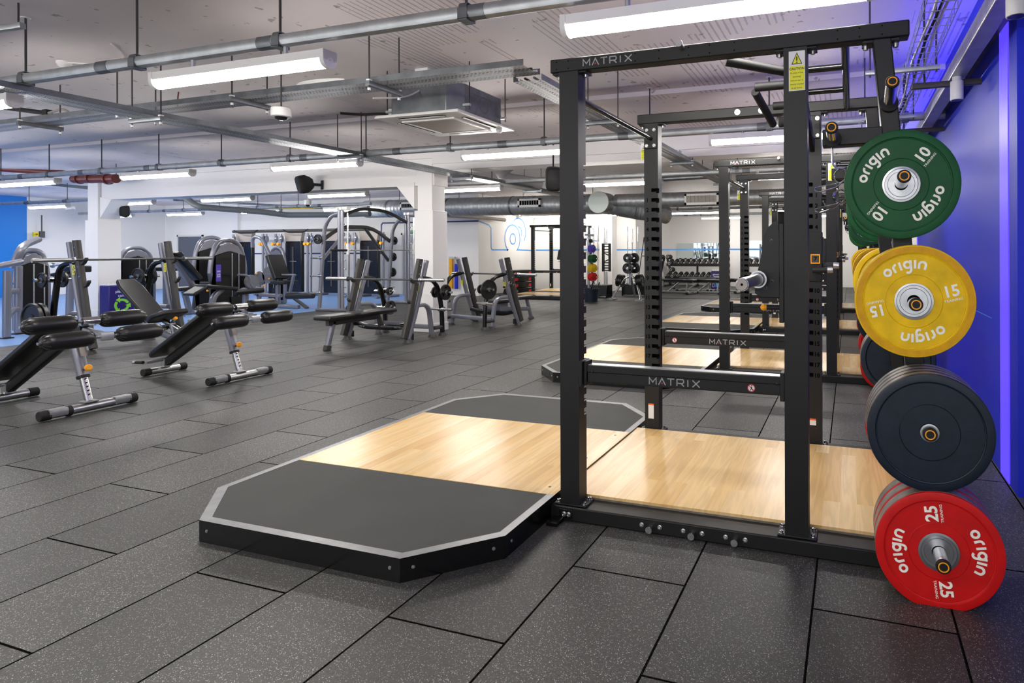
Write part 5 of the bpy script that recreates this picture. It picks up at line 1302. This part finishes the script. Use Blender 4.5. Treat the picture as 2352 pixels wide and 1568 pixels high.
for p in ((-.38, -.16, .82), (.02, -.16, .7)): MB().lathe([(0, -.015), (.022, -.008), (.024, .008), (0, .015)], p, (0, 1, 0), 14).build('orange_knob', 'orange', t)
# multi station
t = T('cable_station', 'long multi cable station with four black weight towers along the back wall', 'gym machine', (-16.4, 14.2, 0))
MB().rtube([(-2.7, 0, 2.0), (2.9, 0, 2.0)], .09, .09, r=.3).build('top_rail', 'dark_grey_steel', t)
for i, x in enumerate([AY(q, 600, 14.1).x+16.4 for q in (564, 677, 765, 850)]):
    MB().prism([(-.33, .1), (.33, .1), (.33, 1.6), (.28, 1.72), (-.28, 1.72), (-.33, 1.6)], -.06, .06, Matrix(((1, 0, 0, x), (0, 0, -1, -.1), (0, 1, 0, 0), (0, 0, 0, 1)))).build('tower_shroud', 'shroud', t, bevel=.02)
    MB().prism([(-.3, 1.66), (.3, 1.66), (.36, 1.95), (-.36, 1.95)], -.065, .065, Matrix(((1, 0, 0, x), (0, 0, -1, -.1), (0, 1, 0, 0), (0, 0, 0, 1)))).build('tower_header', 'ac_grille', t, bevel=.01)
    MB().box(x-.03, x+.03, -.175, -.16, .3, 1.5).build('slot_window', 'dark_grey_steel', t)
    MB().tube([(x-.14, -.17, 1.05), (x+.14, -.17, 1.05)], .006, 8).build('rod', 'steel', t)
for x in [AY(q, 600, 13.9).x+16.4 for q in (536, 604, 611, 633, 645, 706, 714, 800, 815, 880)]:
    MB().tube([(x, -.3, .03), (x, -.3, 1.9)], .034, 14).build('upright', 'silver_paint', t); MB().rtube([(x, -.6, .04), (x, .3, .04)], .08, .07).build('foot_rail', 'silver_paint', t)
    MB().prism(circ(.1, 16, 0, 360, 0, 1.74), -.02, .02, basis((x+.09, -.34, 0), (.5, -.8, 0), (0, 0, 1))).build('pulley_housing', 'silver_paint', t)
    MB().cyl((x, -.36, 1.58), (x, -.42, 1.58), .045, n=14).build('orange_knob', 'orange', t)
for x in (-1.7, .35): MB().tube(arc([(x-.5, -.35, 2.02), (x-.3, -.35, 1.93), (x+.3, -.35, 1.93), (x+.5, -.35, 2.02)], .1), .018, 10).build('pull_up_bar', 'black_gloss', t)
# machines at the far left
t = T('shoulder_machine', 'silver machine with a big curved arm against the blue wall at the left edge', 'gym machine', (-12.7, 5.7, 0), 0)
MB().rtube(arc([AY(30, 605, 6.1)-Vector((-12.7, 5.7, 0)), AY(48, 556, 6.15)-Vector((-12.7, 5.7, 0)), AY(88, 540, 6.5)-Vector((-12.7, 5.7, 0))], .35, 8), .1, .11, (0, 1, 0), r=.45).build('curved_arm', 'silver_paint', t)
tower(t, -.75, .75, .42, 1.38, R(90))
for p0, p1 in (((.18, 0, .03), (.2, 0, 1.06)), ((-.3, .36, .03), (-.28, .36, 1.12)), ((-1.2, -.3, .03), (-1.2, -.3, 1.0))):
    u = MB().rtube([p0, p1], .1, .08, (0, 1, 0)).build('upright', 'silver_paint', t); MB().box(p0[0]-.07, p0[0]+.07, p0[1]-.06, p0[1]+.06, 0, .02).build('foot', 'black_rubber', u)
MB().tube(arc([(-.6, -.6, 1.1), (.1, -.2, 1.1), (-.2, .35, 1.2)], .3), .045, 14).build('handle_arm', 'silver_paint', t)
MB().rtube([(.18, 0, .72), (-.3, .36, .72)], .06, .09).build('cross_rail', 'silver_paint', t); MB().rtube(arc([(.18, 0, .3), (0, .15, .42), (-.3, .36, .42)], .2), .06, .08).build('lower_rail', 'silver_paint', t)
t = T('preacher_machine', 'arm machine with a dark padded rest left of the far column', 'gym machine', (-14.1, 7.2, 0), 0)
pad(t, 'arm_pad', (.05, 0, .9), .5, .4, .12, Matrix.Rotation(R(-8), 4, 'Y')); pad(t, 'back_pad', (.25, .1, 1.03), .3, .3, .12)
MB().rtube([(.2, 0, .04), (.25, 0, .95)], .09, .1, (0, 1, 0)).build('pedestal', 'silver_paint', t); MB().rtube([(-.3, 0, .04), (.9, 0, .04)], .08, .08).build('base_rail', 'silver_paint', t)
MB().cyl((-.25, .0, 1.1), (.3, .0, 1.13), .02).lathe([(0, -.05), (.05, 0), (0, .05)], (-.28, 0, 1.1), (1, 0, 0), 14).build('lever', 'steel', t)
t = T('arm_machine', 'arched weight machine standing right behind the far left column', 'gym machine', (-16.0, 9.5, 0), R(90))
tower(t, .05, 0, .75, 1.45); pad(t, 'arm_pad', (.65, -.1, .93), .34, .3, .1); MB().rtube([(.62, -.1, .05), (.62, -.1, .9)], .08, .08, (0, 1, 0)).build('pedestal', 'silver_paint', t)
MB().rtube([(-.2, -.1, .05), (.9, -.1, .05)], .08, .08).build('base_rail', 'silver_paint', t)
# switch on wall
t = T('wall_switch_box', 'grey isolator box with a red and yellow knob on the wall beside the blue wall', 'switch', AX(95, 529, -23.9)); t.scale = (.5, .5, .5); MB().box(0, .12, -.13, .13, -.2, .2).build('box_body', 'plant_dark', t, bevel=.01); k = MB().cyl((.12, -.3, 0), (.16, -.3, 0), .08).box(0, .12, -.42, -.18, -.14, .14).build('knob_plate', 'sticker_yellow', t); MB().cyl((.16, -.3, 0), (.2, -.3, 0), .05).build('red_knob', 'plastic_red', t); MB().tube([(.05, 0, .2), (.05, 0, 1.2)], .035, 8).build('conduit', 'plant_dark', t)
# ================================================================== BINS
def make_bin(w, h, d, sym):
    t = T('waste_bin', 'x', 'bin'); MB().box(-w/2, w/2, -d/2, d/2, 0, h).build('body', 'bin_purple', t, bevel=.02)
    MB().box(-w/2+.01, w/2-.01, -d/2+.01, d/2-.01, h, h+.02).build('rim', 'white_plastic', t)
    m = MB()
    for k in range(7): m.cyl((-w/2+.04+k*(w-.08)/6, -d/4, h+.02), (-w/2+.04+k*(w-.08)/6, -d/4, h+.05), .025, n=10)
    m.each('cup_tube', 'sticker_white', t)
    B = basis((0, -d/2-.003, 0), (1, 0, 0), (0, 0, 1))
    if sym == 'recycling':
        tx = MB().text('plastics', .08, B @ Matrix.Translation((-.0, h*.8, 0)), 1, bold=.015).text('cans', .08, B @ Matrix.Translation((0, h*.67, 0)), 1, bold=.015); tx.build('bin_words', 'sticker_white', t)
        g_ = MB()
        for k in range(3):
            Q = B @ Matrix.Translation((0, h*.36, 0)) @ Matrix.Rotation(R(120*k), 4, 'Z'); g_.stroke(circ(.115, 6, 20, 105), .05, Q); g_.flat([(-.03, .055), (-.03, .175), (-.11, .115)], Q @ Matrix.Translation((-.0, 0, 0)))
        g_.build('recycling_symbol', 'bin_green', t)
    else:
        MB().text('general', .085, B @ Matrix.Translation((0, h*.83, 0)), 1, bold=.015).text('waste', .085, B @ Matrix.Translation((0, h*.72, 0)), 1, bold=.015).build('bin_words', 'sticker_white', t)
        p = MB().flat(circ(.03, 12, 0, 360, 0, h*.55), B).stroke([(0, h*.5), (0, h*.34)], .06, B).stroke([(-.015, h*.36), (-.02, h*.2)], .028, B).stroke([(.015, h*.36), (.02, h*.2)], .028, B).stroke([(0, h*.48), (-.09, h*.42)], .02, B).stroke([(0, h*.48), (.07, h*.52), (.08, h*.6)], .02, B); p.build('tidy_figure', 'bin_cyan', t)
        MB().stroke([(-.14, h*.36), (-.135, h*.2), (-.08, h*.2), (-.075, h*.36), (-.14, h*.36)], .012, B).build('basket_symbol', 'sticker_white', t)
    return t
b1 = make_bin(.46, .66, .3, 'recycling'); b1.location = (-14.62, 8.38, 0); b1.rotation_euler.z = R(90); b1['label'] = 'purple recycling bin with green arrows beside the far left column'
b2_ = make_bin(.38, .66, .38, 'general'); b2_.location = FL(1648, 668); b2_['label'] = 'purple general waste bin between the posts of the second rack'
# ================================================================== FAR END OF THE HALL
# mirrors
o = MB().box(-6.45, -4.45, 22.46, 22.49, 1.0, 1.62).build('wall_mirror', 'mirror'); tag(o, 'large wall mirror above the dumbbell rack at the far end', 'mirror')
o.data.materials[0] = MATS['mirror']
o.location.z = 0
o = MB().box(-3.75, -.6, 22.46, 22.49, 1.0, 1.7).build('wall_mirror', 'mirror'); tag(o, 'second wall mirror at the far end, behind the second rack posts', 'mirror')
# dumbbells
def make_dumbbell(r=.075, L=.3):
    t = T('dumbbell', 'x', 'dumbbell')
    for s_ in (-1, 1):
        h = MB().lathe([(0, 0), (r*.8, 0), (r, .01), (r, .08), (r*.8, .09), (0, .09)], (0, s_*.075, 0), (0, s_, 0), 16).build('head', 'black_rubber', t)
        MB()._ring(r*.35, r*.62, .09, .092, (0, s_*.075, 0), (0, s_, 0), 14).build('face_ring', 'logo_grey', h)
    MB().cyl((0, -.08, 0), (0, .08, 0), .016, n=10).build('handle', 'steel', t)
    return t
def saddle_rack(x0, x1, Y, label, grp, first=[None]):
    t = T('dumbbell_rack', label, 'dumbbell rack', ((x0+x1)/2, Y, 0), 0); w = (x1-x0)/2
    for z, y in ((.86, .14), (.38, -.1)):
        MB().box(-w, w, y-.18, y+.2, z-.05, z-.01, Matrix()).box(-w, w, y-.2, y-.18, z-.11, z).build('shelf', 'black_steel', t)
    for x in (-w*.96, 0, w*.96): MB().rtube([(x, .2, .03), (x, .24, .86)], .07, .07, (0, 1, 0)).rtube([(x, -.4, .03), (x, .35, .03)], .07, .06).build('frame_leg', 'black_steel', t)
    n = int((x1-x0)/.215)
    for row, (z, y) in enumerate(((.86, .14), (.38, -.1))):
        for k in range(n):
            if first[0] is None: d = make_dumbbell(); first[0] = d
            else: d = copy_tree(first[0])
            d.location = (x0+.12+k*.215, Y+y, z+.065); d.rotation_euler = (R(14), 0, 0)
            d['label'] = f'black dumbbell on the {["upper", "lower"][row]} shelf of {grp}'; d['group'] = f'{["upper", "lower"][row]} shelf dumbbells of {grp}'
saddle_rack(-6.6, -4.35, 21.6, 'two tier black dumbbell rack under the far mirror', 'the rack under the far mirror')
saddle_rack(-3.8, -1.6, 21.6, 'two tier black dumbbell rack behind the second rack posts', 'the rack behind the second rack posts')
# adjustable benches
def make_bench():
    t = T('adjustable_bench', 'x', 'exercise bench')
    MB().box(-.13, .13, -.3, .62, .40, .46).build('back_pad', 'black_pad', t, bevel=.022, seg=3); MB().box(-.15, .15, -.66, -.33, .40, .46).build('seat_pad', 'black_pad', t, bevel=.022, seg=3)
    MB().rtube([(0, -.55, .37), (0, .45, .37)], .06, .05).build('spine', 'dark_grey_steel', t)
    for y, w_ in ((-.55, .28), (.6, .28)):
        f = MB().tube([(-w_, y, .045), (w_, y, .045)], .035, 12).build('foot_bar', 'metal_edging', t)
        for s_ in (-1, 1): MB().cyl((s_*w_, y, .045), (s_*(w_+.05), y, .045), .042, n=12).build('rubber_end', 'black_rubber', f)
    MB().rtube([(0, -.6, .06), (0, .6, .06)], .07, .06).build('base_rail', 'metal_edging', t)
    MB().rtube([(0, .3, .07), (0, -.1, .36)], .06, .05).rtube([(0, -.35, .07), (0, -.4, .37)], .05, .05, (0, 1, 0)).build('support_arm', 'steel', t)
    return t
be = make_bench(); bl_ = [(1553, 678, 75, 'nearest flat bench, beside the sloping dumbbell stand'), (1622, 679, 80, 'flat bench left of the general waste bin'), (1602, 673, 85, 'flat bench close to the far dumbbell rack'), (1672, 676, 60, 'bench right of the general waste bin behind the rack post'), (1700, 660, 70, 'bench seen between the posts of the second and third racks')]
for i, (x, y, a, l) in enumerate(bl_):
    o = be if i == 0 else copy_tree(be); o.location = FL(x, y-3); o.rotation_euler.z = R(a); o['label'] = 'black '+l; o['group'] = 'adjustable benches at the far end'
# A-frame stand with small dumbbells
t = T('dumbbell_stand', 'sloping a frame stand holding small dumbbells right of the plate tree', 'dumbbell rack', (-5.85, 19.0, 0), R(0))
for s_ in (-1, 1): MB().rtube([(.30*s_, 0, .03), (.05*s_, 0, 1.12)], .07, .07, (0, 1, 0)).build('sloping_post', 'black_steel', t); MB().rtube([(.3*s_, -.35, .03), (.3*s_, .35, .03)], .06, .06).build('foot_rail', 'metal_edging', t)
for k in range(5):
    for s_ in (-1, 1):
        x = s_*(.30-.25*(.2+.21*k)/1.1); z = .2+.21*k
        MB().cyl((x, -.14, z+.02), (x+.1*s_, -.14, z+.02), .012).cyl((x, .14, z+.02), (x+.1*s_, .14, z+.02), .012).build('cradle', 'steel', t)
        d = copy_tree(bpy.data.objects['dumbbell']); d.location = (-5.85+x+.07*s_, 19.0-.05, z+.09); d.rotation_euler = (0, 0, 0); d['label'] = f'small dumbbell on the {["left","right"][(s_+1)//2]} side of the sloping stand, tier {["one","two","three","four","five"][k]} from the floor'; d['group'] = 'small dumbbells on the sloping stand'
# plate tree
t = T('plate_tree', 'chrome plate tree loaded with black iron plates beyond the left posts', 'plate rack', (-5.77, 15.4, 0), 0)
MB().tube(arc([(-.42, -.3, .03), (-.15, 0, .62), (.15, 0, .62), (.42, -.3, .03)], .15), .03, 14).build('front_leg', 'chrome', t); MB().tube([(0, .4, .03), (0, .05, .62)], .03, 14).build('rear_leg', 'chrome', t)
MB().rtube([(0, 0, .4), (0, 0, 1.26)], .07, .07, (0, 1, 0)).build('mast', 'silver_paint', t)
for x, y in ((-.42, -.3), (.42, -.3)): MB().box(x-.1, x+.1, y-.2, y+.15, 0, .035).build('foot_plate', 'metal_edging', t)
for (p, ax, L_) in (((0, -.04, 1.14), (0, -1, 0), .22), ((0, -.04, .86), (0, -1, 0), .22), ((0, .04, 1.14), (0, 1, 0), .2), ((-.12, 0, .5), (-.95, 0, .15), .34), ((.12, 0, .5), (.95, 0, .15), .34)):
    MB().cyl(p, Vector(p)+Vector(ax)*L_, .022, n=14).build('plate_horn', 'chrome', t)
gp = 'iron plates on the plate tree'
k = 0
for (p, ax, r, n, l) in (((0, -.1, 1.14), (0, -1, 0), .125, 2, 'upper front arm'), ((0, -.1, .86), (0, -1, 0), .145, 2, 'middle front arm'), ((.09, .08, 1.14), (0, 1, 0), .14, 1, 'upper rear arm'), ((.1, .08, .86), (0, 1, 0), .15, 1, 'middle rear arm'), ((-.2, 0, .5), (-.95, 0, .15), .175, 3, 'lower left arm'), ((.2, 0, .5), (.95, 0, .15), .175, 3, 'lower right arm')):
    for q in range(n):
        iron_plate(Vector((-5.77, 15.4, 0))+Vector(p)+Vector(ax)*.06*q, ax, r, .055, f'round black plate on the {l} of the plate tree, {["inner", "next", "outer"][q]} one', gp)
# barbell holders
def vbar(x, y, zt, label, L_=2.0, th=1):
    t = T('upright_barbell', label, 'barbell', (x, y, 0), 0, 'barbells standing in the holders')
    MB().cyl((0, 0, .3), (0, 0, zt-.4), .014*th, n=10).build('shaft', 'steel', t); MB().cyl((0, 0, zt-.42), (0, 0, zt), .025*th, n=12).cyl((0, 0, zt-.44), (0, 0, zt-.42), .036, n=12).build('sleeve', 'chrome', t)
    return t
for nm, cx, cy, xs in (('left', -6.95, 15.9, (-.33, -.14, .0, .2)), ('right', -6.05, 16.6, (-.25, -.1, .08))):
    t = T('barbell_holder', f'black box barbell holder on the floor, {nm} one of the pair', 'barbell holder', (cx, cy, 0), 0, 'barbell holders')
    MB().box(-.36, .36, -.22, .22, 0, .36).build('box_body', 'black_gloss', t, bevel=.01); MB().box(-.3, .34, -.25, -.22, .02, .05).build('kick_strip', 'metal_edging', t)
    m = MB()
    for i in range(6): m.cyl((-.27+.11*i, 0, .36), (-.27+.11*i, 0, .38), .035, n=12)
    m.each('socket', 'chrome', t)
    for i, x in enumerate(xs): vbar(cx+x, cy, 2.05-.05*(i % 2), f'steel barbell standing in the {nm} holder, {["first", "second", "third", "fourth"][i]} from the left')
t = T('trap_bar', 'tall black slotted frame standing in the left barbell holder', 'frame', (-6.62, 15.75, 0))
m = MB()
for x in (-.1, .1): m.box(x-.03, x+.03, -.03, .03, .75, 1.55)
for z in (.78, .85, .92, 1.0, 1.3, 1.38, 1.46, 1.53): m.box(-.1, .1, -.03, .03, z-.015, z+.015)
m.rtube([(-.1, 0, 1.28), (.1, 0, 1.2)], .03, .03).rtube([(-.1, 0, 1.02), (.1, 0, 1.1)], .03, .03); m.build('slotted_frame', 'black_steel', t); MB().cyl((0, 0, .38), (0, 0, .75), .03).cyl((0, 0, 1.55), (0, 0, 1.95), .025).build('stem', 'chrome', t)
t = T('tripod_rack', 'thin tripod bar stand behind the plate tree', 'stand', (-5.95, 17.1, 0))
for a, b2 in (((0, 0, 1.75), (-.3, .1, 0)), ((0, 0, 1.75), (.45, .1, 0)), ((0, 0, 1.75), (.05, .3, 0))): MB().cyl(a, b2, .014, n=8).build('leg', 'dark_grey_steel', t)
MB().cyl((-.1, 0, 1.18), (.4, 0, 1.18), .015, n=8).build('cross_bar', 'steel', t)
# crate of small kit
t = T('storage_tub', 'dark blue tub full of small kit right of the nearest left post', 'tub', FL(1357, 691)); MB().lathe([(.17, 0), (.21, .34), (.2, .34), (.16, .02)], n=24).build('tub_body', 'blue_rubber', t)
MB().cyl((-.1, 0, .1), (.05, .05, .55), .02).cyl((.1, -.05, .1), (.2, .1, .5), .018).build('bar_grips', 'black_gloss', t)
# functional frame with coloured plates (left of holders)
t = T('plate_post', 'silver post with arms carrying small coloured plates behind the nearest left post', 'plate rack', AY(1352, 600, 15.6)); t.location.z = 0
MB().rtube([(0, 0, 0), (0, 0, 1.75)], .06, .06, (0, 1, 0)).rtube([(-.25, 0, .04), (.3, 0, .04)], .08, .07).rtube([(-.1, 0, 1.8), (.15, 0, 1.78)], .1, .06).build('frame', 'silver_paint', t)
for i, (z, m_, r, n) in enumerate(((1.62, 'black_rubber', .055, 1), (1.4, 'sensor_purple', .115, 2), (1.12, 'green_rubber', .115, 3), (.85, 'yellow_rubber', .115, 3), (.6, 'red_rubber', .115, 3))):
    MB().cyl((0, 0, z), (.3, -.12, z), .014, n=10).build('arm', 'chrome', t)
    for k in range(n):
        q = T('small_bumper_plate', f'small {["black", "blue", "green", "yellow", "red"][i]} plate on the arm of the silver post, {["first", "second", "third"][k]} from its inner end', 'weight plate', Vector(t.location)+Vector((.06+.055*k, -.02-.022*k, z)), 0, f'{["black", "blue", "green", "yellow", "red"][i]} small plates on the silver post')
        MB().lathe([(.02, 0), (r*.5, 0), (r*.55, .01), (r*.85, .01), (r, 0), (r, .05), (r*.85, .04), (r*.5, .05), (.02, .05)], (0, 0, 0), (.93, -.37, 0), 28).build('disc', m_, q)
# step stack and mats
for k in range(4):
    t = T('aerobic_step', f'black and red aerobic step in the stack by the mural wall, {["bottom", "second", "third", "top"][k]} one', 'step', (-10.0+.0*k, 16.6, .19*k), R(80), 'stacked aerobic steps')
    MB().prism([(-.5, 0), (.5, 0), (.45, .13), (.42, .17), (-.42, .17), (-.45, .13)], -.2, .2, Matrix(((1, 0, 0, 0), (0, 0, 1, 0), (0, 1, 0, 0), (0, 0, 0, 1)))).build('step_body', 'black_rubber', t, bevel=.015)
    for x in (-.33, .33): MB().prism([(x-.09, .03), (x+.07, .03), (x+.1, .11), (x-.05, .11)], -.212, .212, Matrix(((1, 0, 0, 0), (0, 0, 1, 0), (0, 1, 0, 0), (0, 0, 0, 1)))).build('red_block', 'plastic_red', t, bevel=.008)
t = T('hanging_mat', 'yellow exercise mat hanging on the wall right of the column', 'exercise mat', AY(1038, 612, 15.2)); MB().box(-.1, .02, -.03, .03, -.62, .28).build('mat_sheet', 'cloth_yellow', t, bevel=.01); MB().box(-.1, .1, -.02, .04, .28, .34).build('hook', 'steel', t)
t = T('hanging_mat', 'blue exercise mat hanging right of the yellow one', 'exercise mat', AY(1047, 622, 15.2)); MB().box(-.03, .06, -.03, .03, -.5, .25).build('mat_sheet', 'wall_blue', t, bevel=.01)
# far rack on its platform, turned to face the mural
fr = copy_tree(rack); 
for c in list(bpy.data.objects):
    pass
fr.location = (-8.25, 16.6, 0.012); fr.rotation_euler.z = R(0); fr.scale = (.93, .93, .93)
fr['label'] = 'black squat rack with bars across it, far off beside the mural wall'; fr['group'] = 'distant squat racks'
fp = T('far_platform', 'flat platform with pale wood strip under the distant squat rack', 'lifting platform', (-8.1, 15.6, 0))
MB().box(-1.35, .65, -.95, .9, 0, .1).build('black_base', 'black_gloss', fp, bevel=.01); MB().box(-1.2, .6, -.55, .35, .1, .104).build('wooden_panel', 'oak_planks', fp); MB().box(-1.2, .6, .36, .88, .1, .103).build('rubber_panel', 'mat_rubber', fp)
o = MB().box(-11, -3, 16.0, 18.6, .0, .012).build('dark_floor_mat', 'mat_rubber'); tag(o, 'dark rubber mat on the floor beside the mural wall', 'floor mat')
# club kit shelf silhouettes at the far right
t = T('kettlebell_rack', 'silver shelving with black kit seen between the last posts', 'rack', (-2.3, 20.3, 0))
for x in (-.6, .6): MB().rtube([(x, 0, 0), (x, 0, 1.55)], .06, .06, (0, 1, 0)).build('upright', 'silver_paint', t)
for z in (.3, .65, 1.0, 1.35): MB().box(-.6, .6, -.18, .18, z-.02, z).build('shelf', 'silver_paint', t)
for z in (.3, .65, 1.0, 1.35):
    for k in range(6):
        q = T('kettlebell', f'black kettlebell on the silver shelving, shelf {["one","two","three","four"][[.3,.65,1.0,1.35].index(z)]} from below', 'kettlebell', (-2.3-.5+.2*k, 20.3, z), 0, f'kettlebells on shelf {["one","two","three","four"][[.3,.65,1.0,1.35].index(z)]} from below')
        MB().lathe([(0, 0), (.05, 0), (.075, .05), (.06, .11), (0, .13)], n=14).build('bell', 'black_iron', q); MB().tube(arc([(-.04, 0, .1), (-.045, 0, .17), (.045, 0, .17), (.04, 0, .1)], .03), .011, 8).build('handle', 'black_iron', q)
